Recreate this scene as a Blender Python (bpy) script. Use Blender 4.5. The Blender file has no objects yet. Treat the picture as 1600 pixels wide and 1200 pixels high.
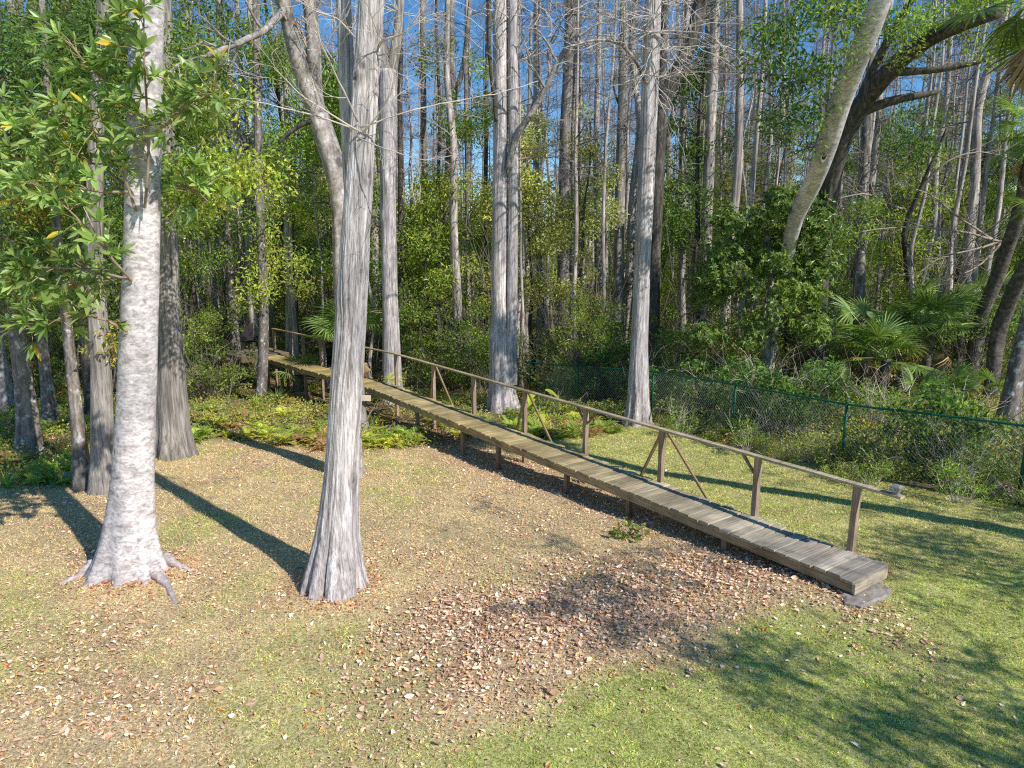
import bpy, math, random
import numpy as np
from mathutils import Vector
R = math.radians
rng = np.random.default_rng(7)
random.seed(7)
sc = bpy.context.scene
COL = sc.collection

# ------------------------------------------------------------------ camera geometry
FPX, CAMH, HOR = 1080.0, 4.6, 385.0
PITCH = math.atan((600 - HOR) / FPX)
cP, sP = math.cos(PITCH), math.sin(PITCH)

def ray(px, py):
    x = (px - 800) / FPX; y = (600 - py) / FPX
    return np.array([x, cP + y * sP, -sP + y * cP])
def gz(x, y):
    """ground height"""
    b = -np.interp(y, [9, 15, 20, 26, 34, 200], [0, .42, .62, 1.1, 1.28, 1.3])
    return b * np.interp(x, [-40, 3, 9, 40], [1, 1, .55, .5]) + .07 * np.exp(-((x + 5.4) ** 2 + (y - 9.15) ** 2) / .6) + .07 * np.exp(-((x + 2.45) ** 2 + (y - 8.95) ** 2) / .45) + .10 * np.exp(-((x - 4.9) ** 2 + (y - 8.5) ** 2) / 1.5)
def gp(px, py):
    d = ray(px, py); z = 0.
    for _ in range(30):
        t = (z - CAMH) / d[2]
        z = float(gz(d[0] * t, d[1] * t))
    return np.array([d[0] * t, d[1] * t, z])
def at(px, py, Y):
    d = ray(px, py); t = Y / d[1]
    return np.array([d[0] * t, Y, CAMH + d[2] * t])
def pz(px, py, z):
    d = ray(px, py); t = (z - CAMH) / d[2]
    return np.array([d[0] * t, d[1] * t, z])
def base_at(px, Y):
    """ground point that shows at column px, depth Y (row follows)"""
    x = (px - 800) / FPX
    yy = 0.
    for _ in range(20):
        den = cP + yy * sP; X = x * Y / den
        z = float(gz(X, Y)); k = (z - CAMH) / Y
        yy = (k * cP + sP) / (cP - k * sP)
    return np.array([X, Y, z])

# ------------------------------------------------------------------ noise
def _h(ix, iy, iz):
    n = (ix * 73856093) ^ (iy * 19349663) ^ (iz * 83492791)
    n = (n ^ (n >> 13)) * 1274126177
    n = n & 0x7fffffff
    n = (n ^ (n >> 16)) & 0xffff
    return n / 65535.
def vnoise(x, y, z=0.):
    x, y, z = np.broadcast_arrays(np.asarray(x, float), np.asarray(y, float), np.asarray(z, float))
    ix, iy, iz = [np.floor(a).astype(np.int64) for a in (x, y, z)]
    fx, fy, fz = x - ix, y - iy, z - iz
    fx, fy, fz = [f * f * (3 - 2 * f) for f in (fx, fy, fz)]
    r = 0
    for a in (0, 1):
        for b in (0, 1):
            for c in (0, 1):
                w = (fx if a else 1 - fx) * (fy if b else 1 - fy) * (fz if c else 1 - fz)
                r = r + w * _h(ix + a, iy + b, iz + c)
    return r
def fbm(x, y, z=0., o=3):
    r = 0; a = .5; f = 1.; s = 0
    for i in range(o):
        r = r + a * vnoise(x * f + 17 * i, y * f + 5 * i, np.asarray(z) * f + 3 * i); s += a; a *= .5; f *= 2.03
    return r / s
def nrm(v):
    return v / np.maximum(np.linalg.norm(v, axis=-1, keepdims=True), 1e-9)

# ------------------------------------------------------------------ mesh builder
class MB:
    def __init__(s): s.V = []; s.F = []; s.C = []; s.n = 0
    def add(s, v, f, c=(1, 1, 1)):
        v = np.asarray(v, float).reshape(-1, 3); f = np.asarray(f, np.int64)
        s.V.append(v); s.F.append(f + s.n)
        c = np.asarray(c, float)
        s.C.append(np.broadcast_to(c, (len(v), 3)) if c.ndim == 1 else c)
        s.n += len(v)
    def mesh(s, name, mat, smooth=False):
        me = bpy.data.meshes.new(name)
        V = np.concatenate(s.V); C = np.concatenate(s.C)
        tot = [np.full(len(f), f.shape[1]) for f in s.F]
        L = np.concatenate([f.ravel() for f in s.F]); T = np.concatenate(tot)
        me.vertices.add(len(V)); me.vertices.foreach_set('co', V.astype(np.float32).ravel())
        me.loops.add(len(L)); me.loops.foreach_set('vertex_index', L.astype(np.int32))
        me.polygons.add(len(T))
        st = np.concatenate([[0], np.cumsum(T)[:-1]])
        me.polygons.foreach_set('loop_start', st.astype(np.int32))
        me.polygons.foreach_set('loop_total', T.astype(np.int32))
        me.polygons.foreach_set('use_smooth', np.full(len(T), smooth, dtype=bool))
        a = me.attributes.new('tint', 'FLOAT_COLOR', 'POINT')
        a.data.foreach_set('color', np.concatenate([C, np.ones((len(C), 1))], 1).astype(np.float32).ravel())
        me.update(calc_edges=True); me.validate()
        if mat: me.materials.append(mat)
        return me
    def obj(s, name, mat, parent=None, smooth=False, loc=None):
        return link(name, s.mesh(name, mat, smooth), parent, loc)

def link(name, me, parent=None, loc=None):
    o = bpy.data.objects.new(name, me); COL.objects.link(o)
    if parent: o.parent = parent
    if loc is not None: o.location = loc
    return o
def tag(o, label=None, cat=None, group=None, kind=None):
    if label: o['label'] = label
    if cat: o['category'] = cat
    if group: o['group'] = group
    if kind: o['kind'] = kind
    return o
def thing(name, label, cat, loc, group=None, rz=0, scale=1):
    o = bpy.data.objects.new(name, None); COL.objects.link(o)
    o.empty_display_size = .2
    o.location = loc; o.rotation_euler = (0, 0, rz); o.scale = (scale,) * 3
    return tag(o, label, cat, group)

def tube(mb, P, r, n=7, c=(1, 1, 1), cap=True):
    P = np.asarray(P, float); m = len(P)
    r = np.broadcast_to(np.asarray(r, float), (m,))
    T = nrm(np.gradient(P, axis=0))
    d = P[-1] - P[0]
    ref = np.eye(3)[np.argmin(np.abs(d))]
    U = nrm(np.cross(T, ref)); W = np.cross(T, U)
    a = np.arange(n) * 2 * math.pi / n
    V = P[:, None] + r[:, None, None] * (np.cos(a)[None, :, None] * U[:, None] + np.sin(a)[None, :, None] * W[:, None])
    i = np.arange(m - 1)[:, None] * n; j = np.arange(n)[None]; k = (j + 1) % n
    F = np.stack([i + j, i + k, i + n + k, i + n + j], -1).reshape(-1, 4)
    mb.add(V.reshape(-1, 3), F, c)
    if cap:
        mb.F.append(np.array([[mb.n - n + q for q in range(n)]]))
        mb.F.append(np.array([[mb.n - m * n + q for q in range(n)][::-1]]))
def sticks(mb, A, B, ra, rb, c, n=3):
    A = np.asarray(A, float); B = np.asarray(B, float); N = len(A)
    T = nrm(B - A)
    ref = np.where(np.abs(T[:, 2:3]) < .8, np.array([[0, 0, 1.]]), np.array([[1., 0, 0]]))
    U = nrm(np.cross(T, ref)); W = np.cross(T, U)
    ra = np.broadcast_to(ra, (N,)); rb = np.broadcast_to(rb, (N,))
    V = np.zeros((N, 2 * n, 3))
    for q in range(n):
        t = q * 2 * math.pi / n
        dv = math.cos(t) * U + math.sin(t) * W
        V[:, q] = A + dv * ra[:, None]; V[:, n + q] = B + dv * rb[:, None]
    F = np.array([[q, (q + 1) % n, n + (q + 1) % n, n + q] for q in range(n)])
    F = (np.arange(N)[:, None, None] * 2 * n + F).reshape(-1, 4)
    c = np.asarray(c, float)
    if c.ndim == 2: c = np.repeat(c, 2 * n, axis=0)
    mb.add(V.reshape(-1, 3), F, c)
def box(mb, o, ax, ay, az, c=(1, 1, 1)):
    """box centred at o with half-vectors ax, ay, az"""
    o, ax, ay, az = [np.asarray(q, float) for q in (o, ax, ay, az)]
    V = [o + i * ax + j * ay + k * az for k in (-1, 1) for j in (-1, 1) for i in (-1, 1)]
    F = [[0, 2, 3, 1], [4, 5, 7, 6], [0, 1, 5, 4], [2, 6, 7, 3], [0, 4, 6, 2], [1, 3, 7, 5]]
    mb.add(V, F, c)
def bar(mb, A, B, w, h, c=(1, 1, 1), up=(0, 0, 1)):
    A = np.asarray(A, float); B = np.asarray(B, float)
    t = nrm(B - A); s = nrm(np.cross(t, np.asarray(up, float))); u = np.cross(s, t)
    box(mb, (A + B) / 2, (B - A) / 2, s * w / 2, u * h / 2, c)

def leaves(mb, P, A, N, L, W, C, fold=.18, droop=.15):
    """leaf = folded rhomb: P base, A axis, N approx normal"""
    A = nrm(A); S = nrm(np.cross(A, N)); N = np.cross(S, A)
    L = np.broadcast_to(L, (len(P),))[:, None]; W = np.broadcast_to(W, (len(P),))[:, None]
    m = P + A * L * .45
    V = np.stack([P, m + S * W * .5 + N * W * fold, P + A * L - N * L * droop, m - S * W * .5 + N * W * fold], 1)
    F = np.arange(len(P) * 4).reshape(-1, 4)
    mb.add(V.reshape(-1, 3), F, np.repeat(C, 4, axis=0))
def rleaves(mb, c, r, n, L, cols, rg, flat=.75, wr=.42, up=.5):
    """clump of n leaves in an ellipsoid, leaf colours from cols with light and dark variation"""
    d = nrm(rg.normal(size=(n, 3))); q = rg.random(n) ** .45
    off = d * q[:, None] * np.array([r, r, r * flat])
    P = np.asarray(c) + off
    A = nrm(d * .6 + rg.normal(size=(n, 3)) * .7 + np.array([0, 0, -.15]))
    N = nrm(rg.normal(size=(n, 3)) * .8 + np.array([.15, -.15, up]) + d * .3)
    cols = np.asarray(cols, float)
    C = cols[rg.integers(0, len(cols), n)] * rg.uniform(.65, 1.35, (n, 1))
    l = L * rg.uniform(.65, 1.25, n)
    leaves(mb, P, A, N, l, l * wr, C)

def resample(P, r, step):
    P = np.asarray(P, float); s = np.concatenate([[0], np.cumsum(np.linalg.norm(np.diff(P, axis=0), axis=1))])
    m = max(3, int(s[-1] / step) + 1); t = np.linspace(0, s[-1], m)
    # smooth the corners
    Q = np.stack([np.interp(t, s, P[:, k]) for k in range(3)], 1); rr = np.interp(t, s, r)
    w = max(1, int(.45 / step))
    if m > 4 * w and len(P) > 2:
        for _ in range(2):
            pad = np.concatenate([2 * Q[0] - Q[w:0:-1], Q, 2 * Q[-1] - Q[-2:-w - 2:-1]])
            ker = np.ones(2 * w + 1) / (2 * w + 1)
            Q = np.stack([np.convolve(pad[:, k], ker, 'valid') for k in range(3)], 1)
    return Q, rr, t
def trunk(mb, P, r, n=16, step=.3, flute=0, k=8, fh=.8, seed=0, rough=.05, groove=0, knots=0, dark=.75, freq=3., lobes=None):
    Q, rr, t = resample(P, r, step)
    m = len(Q); T = nrm(np.gradient(Q, axis=0))
    ref = np.array([0, 1., 0])
    U = nrm(np.cross(ref[None], T)); W = np.cross(T, U)       # U ~ +x, W ~ depth
    a = np.arange(n) * 2 * math.pi / n
    ca, sa = np.cos(a)[None], np.sin(a)[None]
    h = t[:, None]
    mod = 1 + rough * 2 * (fbm(ca * 1.5 + seed * 3.1, sa * 1.5 + seed, h * .9, 3) - .5)
    g = np.zeros((m, n))
    if groove:
        wob = (vnoise(ca * 2 + seed, sa * 2, h * 1.1) - .5) * .5
        g = fbm(np.cos(a + wob) * freq * 2.2 + seed, np.sin(a + wob) * freq * 2.2, h * .55, 4) - .5
        g2 = vnoise(np.cos(a + wob) * freq * 7, np.sin(a + wob) * freq * 7 + seed, h * 1.3) - .5
        g = g * 1.6 + g2 * .55
        mod = mod + groove * g
    if flute:
        ph = seed * 1.7
        wob = (vnoise(ca * 1.3 + seed, sa * 1.3, 2.) - .5) * 2.2
        lob = np.abs(np.cos(k * (a[None] + wob * .5) / 2 + ph)) ** .7 - .45
        mod = mod + flute * np.exp(-h / fh) * lob
    if lobes is not None:
        for (th, wd, amp, hh) in lobes:
            da = (a[None] - th + math.pi) % (2 * math.pi) - math.pi
            mod = mod + amp * np.exp(-(da / wd) ** 2) * np.exp(-h / hh)
    rad = rr[:, None] * mod
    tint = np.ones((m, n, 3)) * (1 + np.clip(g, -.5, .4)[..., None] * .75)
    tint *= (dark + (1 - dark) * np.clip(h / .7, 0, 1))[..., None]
    rk = np.random.default_rng(seed + 99)
    for q in range(knots):
        th = rk.uniform(math.pi, 2 * math.pi); hh = rk.uniform(1.2, t[-1] * .8); s = rk.uniform(.03, .06)
        da = ((a[None] - th + math.pi) % (2 * math.pi) - math.pi) * rr[:, None]
        dd = np.sqrt(da ** 2 + ((h - hh) * .75) ** 2) / s
        rad = rad + .018 * np.exp(-(dd / 1.6) ** 2) - .03 * np.exp(-(dd / .6) ** 2)
        tint *= (1 - .65 * np.exp(-(dd / .7) ** 2))[..., None]
        tint *= (1 - .25 * np.exp(-((dd - 1.6) / .5) ** 2))[..., None]
    V = Q[:, None] + rad[..., None] * (np.cos(a)[None, :, None] * U[:, None] + np.sin(a)[None, :, None] * W[:, None])
    i = np.arange(m - 1)[:, None] * n; j = np.arange(n)[None]; kk = (j + 1) % n
    F = np.stack([i + j, i + kk, i + n + kk, i + n + j], -1).reshape(-1, 4)
    mb.add(V.reshape(-1, 3), F, tint.reshape(-1, 3))
    mb.F.append(np.array([[mb.n - n + q for q in range(n)]]))
    return Q, rr

def twigs(mb, p, d, L, r, rg, depth=2, kids=5, c=(1, 1, 1), wig=.22, up=.05, spread=.9, tips=None):
    m = 6
    P = [np.asarray(p, float)]; d = nrm(np.asarray(d, float))
    for i in range(m):
        d = nrm(d + rg.normal(size=3) * wig + np.array([0, 0, up]))
        P.append(P[-1] + d * L / m)
    P = np.array(P)
    tube(mb, P, np.linspace(r, max(r * .3, .0035), m + 1), 5 if r > .012 else 3, c, cap=False)
    if tips is not None: tips.append(P[-1]); tips.append(P[m - 2])
    if depth > 0:
        for q in range(kids):
            i = rg.integers(1, m + 1)
            dd = nrm(nrm(P[i] - P[i - 1]) + nrm(rg.normal(size=3)) * spread)
            twigs(mb, P[i], dd, L * rg.uniform(.35, .6), r * .5, rg, depth - 1, max(2, kids - 1), c, wig, up, spread, tips)

# ------------------------------------------------------------------ materials
def nodes(name):
    m = bpy.data.materials.new(name); m.use_nodes = True
    nt = m.node_tree; nt.nodes.clear()
    def N(t, **kw):
        n = nt.nodes.new(t)
        for k, v in kw.items():
            if k.startswith('_'): setattr(n, k[1:], v)
            else: n.inputs[k.replace('_', ' ')].default_value = v
        return n
    return m, nt, N, nt.links.new
def out(nt, N, Lk, sh):
    o = N('ShaderNodeOutputMaterial'); Lk(sh, o.inputs['Surface'])
def mixc(N, Lk, mode, fac, a, b):
    n = N('ShaderNodeMix', _data_type='RGBA', _blend_type=mode)
    for s, v in ((0, fac), (6, a), (7, b)):
        if hasattr(v, 'is_output'): Lk(v, n.inputs[s])
        else: n.inputs[s].default_value = v if s == 0 else (*v, 1)
    return n.outputs[2]
def ramp(N, Lk, f, stops):
    n = N('ShaderNodeValToRGB'); e = n.color_ramp.elements
    while len(e) < len(stops): e.new(.5)
    for i, (p, c) in enumerate(stops):
        e[i].position = p; e[i].color = (*c, 1) if len(c) == 3 else c
    Lk(f, n.inputs[0]); return n.outputs[0]
def leaf_mat(name, trans=.3, rough=.5, spec=.35):
    m, nt, N, Lk = nodes(name)
    a = N('ShaderNodeAttribute', _attribute_name='tint')
    oi = N('ShaderNodeObjectInfo')
    hs = N('ShaderNodeHueSaturation', Saturation=1.0)
    mr = N('ShaderNodeMapRange'); mr.inputs[3].default_value = 1.1; mr.inputs[4].default_value = 1.6
    Lk(oi.outputs['Random'], mr.inputs[0]); Lk(mr.outputs[0], hs.inputs['Value'])
    Lk(a.outputs['Color'], hs.inputs['Color'])
    p = N('ShaderNodeBsdfPrincipled', Roughness=rough); p.inputs['Specular IOR Level'].default_value = spec
    Lk(hs.outputs[0], p.inputs['Base Color'])
    t = N('ShaderNodeBsdfTranslucent')
    Lk(mixc(N, Lk, 'MULTIPLY', 1., hs.outputs[0], (1.25, 1.3, .7)), t.inputs[0])
    mx = N('ShaderNodeMixShader'); mx.inputs[0].default_value = trans
    Lk(p.outputs[0], mx.inputs[1]); Lk(t.outputs[0], mx.inputs[2]); out(nt, N, Lk, mx.outputs[0])
    return m
def bark_mat(name, dark, mid, light, sc_=(14, 14, 1.2), patch=None, psc=(2.2, 2.2, 3.), pt=(.5, .62), bump=.5, moss=None, dist=.02):
    m, nt, N, Lk = nodes(name)
    tc = N('ShaderNodeTexCoord'); oi = N('ShaderNodeObjectInfo')
    ad = N('ShaderNodeVectorMath', _operation='ADD'); Lk(tc.outputs['Object'], ad.inputs[0])
    mu = N('ShaderNodeMath', _operation='MULTIPLY'); mu.inputs[1].default_value = 37.
    Lk(oi.outputs['Random'], mu.inputs[0]); Lk(mu.outputs[0], ad.inputs[1])
    def noise(scl, det=5, rough=.6, di=0):
        mp = N('ShaderNodeMapping'); mp.inputs['Scale'].default_value = scl; Lk(ad.outputs[0], mp.inputs[0])
        n = N('ShaderNodeTexNoise', Scale=1., Detail=det, Roughness=rough, Distortion=di); Lk(mp.outputs[0], n.inputs[0]); return n.outputs[0]
    n1 = noise(sc_, 6, .65, .4)
    col = ramp(N, Lk, n1, [(.3, dark), (.5, mid), (.68, light)])
    nfi = noise((sc_[0] * 3.2, sc_[1] * 3.2, sc_[2] * 3.2), 4, .7)
    col = mixc(N, Lk, 'MULTIPLY', .85, col, ramp(N, Lk, nfi, [(.34, (.5, .48, .46)), (.5, (1, 1, 1)), (.66, (1.22, 1.22, 1.22))]))
    n2 = noise((1.3, 1.3, .6), 3)
    col = mixc(N, Lk, 'MULTIPLY', 1., col, ramp(N, Lk, n2, [(.3, (.68, .68, .7)), (.7, (1.2, 1.17, 1.13))]))
    if patch is not None:
        n3 = noise(psc, 5, .65, .3)
        f = ramp(N, Lk, n3, [(pt[0], (0, 0, 0)), (pt[1], (1, 1, 1))])
        col = mixc(N, Lk, 'MIX', f, col, patch)
    if moss is not None:
        n4 = noise((3, 3, 2), 4)
        f = ramp(N, Lk, n4, [(.55, (0, 0, 0)), (.7, (.7, .7, .7))])
        col = mixc(N, Lk, 'MIX', f, col, moss)
    a = N('ShaderNodeAttribute', _attribute_name='tint')
    col = mixc(N, Lk, 'MULTIPLY', 1., col, a.outputs['Color'])
    p = N('ShaderNodeBsdfPrincipled', Roughness=.9); p.inputs['Specular IOR Level'].default_value = .15
    Lk(col, p.inputs['Base Color'])
    b = N('ShaderNodeBump', Strength=bump, Distance=dist); Lk(n1, b.inputs['Height']); Lk(b.outputs[0], p.inputs['Normal'])
    out(nt, N, Lk, p.outputs[0]); return m
def plain_mat(name, col, rough=.6, metal=0, var=.25, nsc=20, tint=False, spec=.3):
    m, nt, N, Lk = nodes(name)
    tc = N('ShaderNodeTexCoord')
    n = N('ShaderNodeTexNoise', Scale=nsc, Detail=5.); Lk(tc.outputs['Object'], n.inputs[0])
    c = mixc(N, Lk, 'MULTIPLY', 1., col, ramp(N, Lk, n.outputs[0], [(.3, (1 - var,) * 3), (.7, (1 + var,) * 3)]))
    if tint:
        a = N('ShaderNodeAttribute', _attribute_name='tint'); c = mixc(N, Lk, 'MULTIPLY', 1., c, a.outputs['Color'])
    p = N('ShaderNodeBsdfPrincipled', Roughness=rough, Metallic=metal); p.inputs['Specular IOR Level'].default_value = spec
    Lk(c, p.inputs['Base Color'])
    out(nt, N, Lk, p.outputs[0]); return m
def wood_mat(name, axis, dark, light):
    """weathered timber, grain along world direction axis (unit xy vector) or z"""
    m, nt, N, Lk = nodes(name)
    g = N('ShaderNodeNewGeometry')
    def stretch(s_al, s_ac):
        mp = N('ShaderNodeMapping')
        if axis is None: mp.inputs['Scale'].default_value = (s_ac, s_ac, s_al)
        else:
            mp.vector_type = 'TEXTURE'
            mp.inputs['Rotation'].default_value = (0, 0, math.atan2(axis[1], axis[0]))
            mp.inputs['Scale'].default_value = (1 / s_al, 1 / s_ac, 1 / s_ac)
        Lk(g.outputs['Position'], mp.inputs[0]); return mp.outputs[0]
    n1 = N('ShaderNodeTexNoise', Scale=1., Detail=6., Roughness=.65); Lk(stretch(2.2, 45), n1.inputs[0])
    n2 = N('ShaderNodeTexNoise', Scale=2.6, Detail=4.); Lk(g.outputs['Position'], n2.inputs[0])
    c = ramp(N, Lk, n1.outputs[0], [(.3, dark), (.62, light)])
    c = mixc(N, Lk, 'MULTIPLY', 1., c, ramp(N, Lk, n2.outputs[0], [(.3, (.7, .7, .7)), (.7, (1.2, 1.18, 1.15))]))
    a = N('ShaderNodeAttribute', _attribute_name='tint'); c = mixc(N, Lk, 'MULTIPLY', 1., c, a.outputs['Color'])
    p = N('ShaderNodeBsdfPrincipled', Roughness=.85); p.inputs['Specular IOR Level'].default_value = .2
    Lk(c, p.inputs['Base Color'])
    b = N('ShaderNodeBump', Strength=.5, Distance=.006); Lk(n1.outputs[0], b.inputs['Height']); Lk(b.outputs[0], p.inputs['Normal'])
    out(nt, N, Lk, p.outputs[0]); return m

LEAF = leaf_mat('leaf', .48, .5, .3)
GLOSS = leaf_mat('glossy_leaf', .34, .36, .5)
DRY = leaf_mat('dry_leaf', .10, .75, .15)
B_MAG = bark_mat('pale_lichen_bark', (.39, .345, .335), (.67, .61, .60), (.89, .83, .835), (5, 5, 9), patch=(.42, .365, .345), psc=(8.0, 8.0, 16.), pt=(.56, .66), bump=.35, dist=.012)
B_CYP = bark_mat('cypress_bark', (.25, .21, .20), (.54, .485, .47), (.76, .70, .69), (24, 24, 1.8), patch=(.88, .82, .82), psc=(4, 4, 1.0), pt=(.58, .74), bump=1., dist=.03)
B_CYP2 = bark_mat('grey_cypress_bark', (.15, .13, .115), (.33, .295, .265), (.5, .45, .41), (16, 16, 1.), bump=.8)
B_BG = bark_mat('far_trunk_bark', (.22, .185, .16), (.49, .43, .385), (.70, .635, .58), (14, 14, .9), patch=(.11, .095, .08), psc=(3, 3, .9), pt=(.55, .7), bump=.6)
B_OAK = bark_mat('dark_oak_bark', (.045, .04, .034), (.11, .095, .08), (.21, .19, .165), (12, 12, 3.), bump=.8)
B_PALE = bark_mat('mottled_pale_bark', (.22, .19, .165), (.4, .355, .32), (.60, .55, .52), (6, 6, 4), patch=(.13, .115, .10), psc=(2.4, 2.4, 1.6), pt=(.55, .66), bump=.4)
B_LICH = bark_mat('lichen_spotted_bark', (.11, .095, .08), (.23, .20, .175), (.34, .30, .27), (9, 9, 3), patch=(.60, .58, .55), psc=(6, 6, 5), pt=(.56, .66), bump=.6)
TWIG = plain_mat('bare_twig', (.60, .53, .47), .85, 0, .25, 6, True, .1)
TWIGD = plain_mat('dark_twig', (.20, .165, .14), .85, 0, .3, 6, True, .1)
TWIGF = plain_mat('mauve_twig', (.36, .29, .28), .9, 0, .25, 3, True, .1)
PALMB = bark_mat('palm_boot_bark', (.06, .05, .042), (.15, .13, .11), (.28, .25, .21), (6, 6, 8), bump=.8)

# ------------------------------------------------------------------ world, sun, camera
SUN_EL, SUN_AZ = R(40), R(137)            # azimuth of the shadows, counted from +x
sd = np.array([-math.cos(SUN_AZ) * math.cos(SUN_EL), -math.sin(SUN_AZ) * math.cos(SUN_EL), math.sin(SUN_EL)])
w = bpy.data.worlds.new('World'); sc.world = w; w.use_nodes = True
nt = w.node_tree; nt.nodes.clear()
sky = nt.nodes.new('ShaderNodeTexSky'); sky.sky_type = 'NISHITA'; sky.sun_disc = False
sky.sun_elevation = SUN_EL; sky.sun_rotation = math.atan2(sd[0], sd[1])
sky.altitude = 600; sky.air_density = 1.0; sky.dust_density = 0.0; sky.ozone_density = 3.0
hs = nt.nodes.new('ShaderNodeHueSaturation'); hs.inputs['Saturation'].default_value = 1.32
bg = nt.nodes.new('ShaderNodeBackground'); bg.inputs[1].default_value = .15
wo = nt.nodes.new('ShaderNodeOutputWorld')
nt.links.new(sky.outputs[0], hs.inputs['Color']); nt.links.new(hs.outputs[0], bg.inputs[0]); nt.links.new(bg.outputs[0], wo.inputs[0])
sl = bpy.data.lights.new('sun', 'SUN'); sl.energy = 5.0; sl.angle = R(.53); sl.color = (1, .965, .91)
so = bpy.data.objects.new('sun', sl); COL.objects.link(so); so.location = (20, -20, 40)
so.rotation_euler = Vector(tuple(-sd)).to_track_quat('-Z', 'Y').to_euler()
cam = bpy.data.cameras.new('camera'); co = bpy.data.objects.new('camera', cam); COL.objects.link(co)
cam.sensor_width = 36; cam.lens = 36 * FPX / 1600; cam.clip_end = 2000
co.location = (0, 0, CAMH); co.rotation_euler = (math.pi / 2 - PITCH, 0, 0)
sc.camera = co
sc.view_settings.view_transform = 'Standard'; sc.view_settings.look = 'None'
sc.view_settings.exposure = 0
sc.cycles.max_bounces = 6; sc.cycles.diffuse_bounces = 3; sc.cycles.glossy_bounces = 2; sc.cycles.transmission_bounces = 4
sc.cycles.transparent_max_bounces = 4; sc.cycles.caustics_reflective = False; sc.cycles.caustics_refractive = False
sc.cycles.use_denoising = False; sc.cycles.pixel_filter_type = 'BLACKMAN_HARRIS'; sc.cycles.filter_width = 1.15

# ------------------------------------------------------------------ deck line, forest edge, masks
D0 = np.array([4.80, 8.56]); D1 = np.array([-4.1, 21.2]); D2 = np.array([-9.55, 27.2])   # deck centre line
dd1 = nrm(D1 - D0); dn1 = np.array([dd1[1], -dd1[0]])                                   # dn points to the right of the walk
edge_px = [(-300, 765), (-60, 745), (120, 762), (300, 684), (480, 702), (640, 700), (760, 690), (900, 684), (1010, 662), (1060, 668), (1180, 705), (1330, 742), (1590, 792), (1800, 850)]
EP = np.array([gp(*q) for q in edge_px])
def edgeY(x):
    return np.interp(x, EP[:, 0], EP[:, 1])
def smooth(a, b, x):
    t = np.clip((x - a) / (b - a), 0, 1); return t * t * (3 - 2 * t)
def masks(x, y):
    wob = (fbm(x * .9, y * .9, 1., 3) - .5) * 2.2
    s = 6.25 + .5 * x - y + wob * .55
    d = (x - D0[0]) * dn1[0] + (y - D0[1]) * dn1[1]
    green = np.maximum(smooth(-.35, .55, s), smooth(.3, 1.6, d + wob * .4) * .72)
    patch = smooth(.52, .72, fbm(x * .55 + 9, y * .55, 4., 3))
    green = np.maximum(green, patch * .5)
    lit = np.exp(-((s + 1.5) / 1.45) ** 2) * smooth(-3.4, .2, x + wob) * smooth(.5, -.1, d + .3 * wob) * smooth(5.3, 4.3, x + .3 * wob)
    near = np.exp(-(d / 1.1) ** 2) * .8 * (y < 20) * (d < .6) * smooth(5.3, 4.5, x)
    lit = np.maximum(lit, near)
    lit = np.maximum(lit, (.10 + .32 * smooth(.42, .70, fbm(x * .8, y * .8, 7., 3))) * (1 - smooth(-.3, .5, s)) * smooth(.6, -.2, d))
    lit = np.maximum(lit, .03)
    fo = smooth(-.5, .5, y - edgeY(x) + wob * .5)
    return green, np.clip(lit, 0, 1), fo

# ground sheet, one piece out to the horizon
gx = np.concatenate([np.array([-900, -500, -250, -120, -70, -45]), np.arange(-32, 32.01, .2), np.array([45, 70, 120, 250, 500, 900])])
gy = np.concatenate([np.array([-300, -120, -50, -20, -8]), np.arange(-3, 42, .2), np.array([46, 52, 60, 75, 100, 150, 250, 500, 1200])])
GX, GY = np.meshgrid(gx, gy)
bump = (fbm(GX * .6, GY * .6, 2., 3) - .5) * .10 + (fbm(GX * 2.1, GY * 2.1, 5., 2) - .5) * .03
GZ = gz(GX, GY) + bump * np.clip((GY + 3) / 4, 0, 1)
def ground_z(x, y):
    b = (fbm(x * .6, y * .6, 2., 3) - .5) * .10 + (fbm(x * 2.1, y * 2.1, 5., 2) - .5) * .03
    return gz(x, y) + b * np.clip((y + 3) / 4, 0, 1)
mg, ml, mf = masks(GX, GY)
mb = MB()
nx, ny = len(gx), len(gy)
i = np.arange(ny - 1)[:, None] * nx; j = np.arange(nx - 1)[None]
mb.add(np.stack([GX, GY, GZ], -1), np.stack([i + j, i + j + 1, i + nx + j + 1, i + nx + j], -1).reshape(-1, 4), np.stack([mg, ml, mf], -1).reshape(-1, 3))
m, nt, N, Lk = nodes('lawn_and_forest_floor')
a = N('ShaderNodeAttribute', _attribute_name='tint'); sp = N('ShaderNodeSeparateColor'); Lk(a.outputs['Color'], sp.inputs[0])
g = N('ShaderNodeNewGeometry')
def gn(s, d=5, r=.6):
    n = N('ShaderNodeTexNoise', Scale=s, Detail=d, Roughness=r); Lk(g.outputs['Position'], n.inputs[0]); return n.outputs[0]
nf = gn(28, 6, .75); nm = gn(5, 5); nl = gn(1.1, 4); nv = gn(90, 3, .7)
straw = ramp(N, Lk, nf, [(.32, (.20, .12, .065)), (.47, (.56, .415, .215)), (.62, (.88, .72, .46))])
grn = ramp(N, Lk, nf, [(.32, (.12, .14, .035)), (.47, (.38, .42, .11)), (.62, (.70, .67, .28))])
soil = ramp(N, Lk, nf, [(.32, (.12, .07, .04)), (.47, (.42, .29, .195)), (.62, (.72, .56, .42))])
fg = N('ShaderNodeMath', _operation='ADD'); Lk(sp.outputs[0], fg.inputs[0])
q = N('ShaderNodeMapRange'); q.inputs[1].default_value = .3; q.inputs[2].default_value = .7; q.inputs[3].default_value = -.35; q.inputs[4].default_value = .35
Lk(nm, q.inputs[0]); Lk(q.outputs[0], fg.inputs[1]); fg.use_clamp = True
c = mixc(N, Lk, 'MIX', fg.outputs[0], straw, grn)
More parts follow.
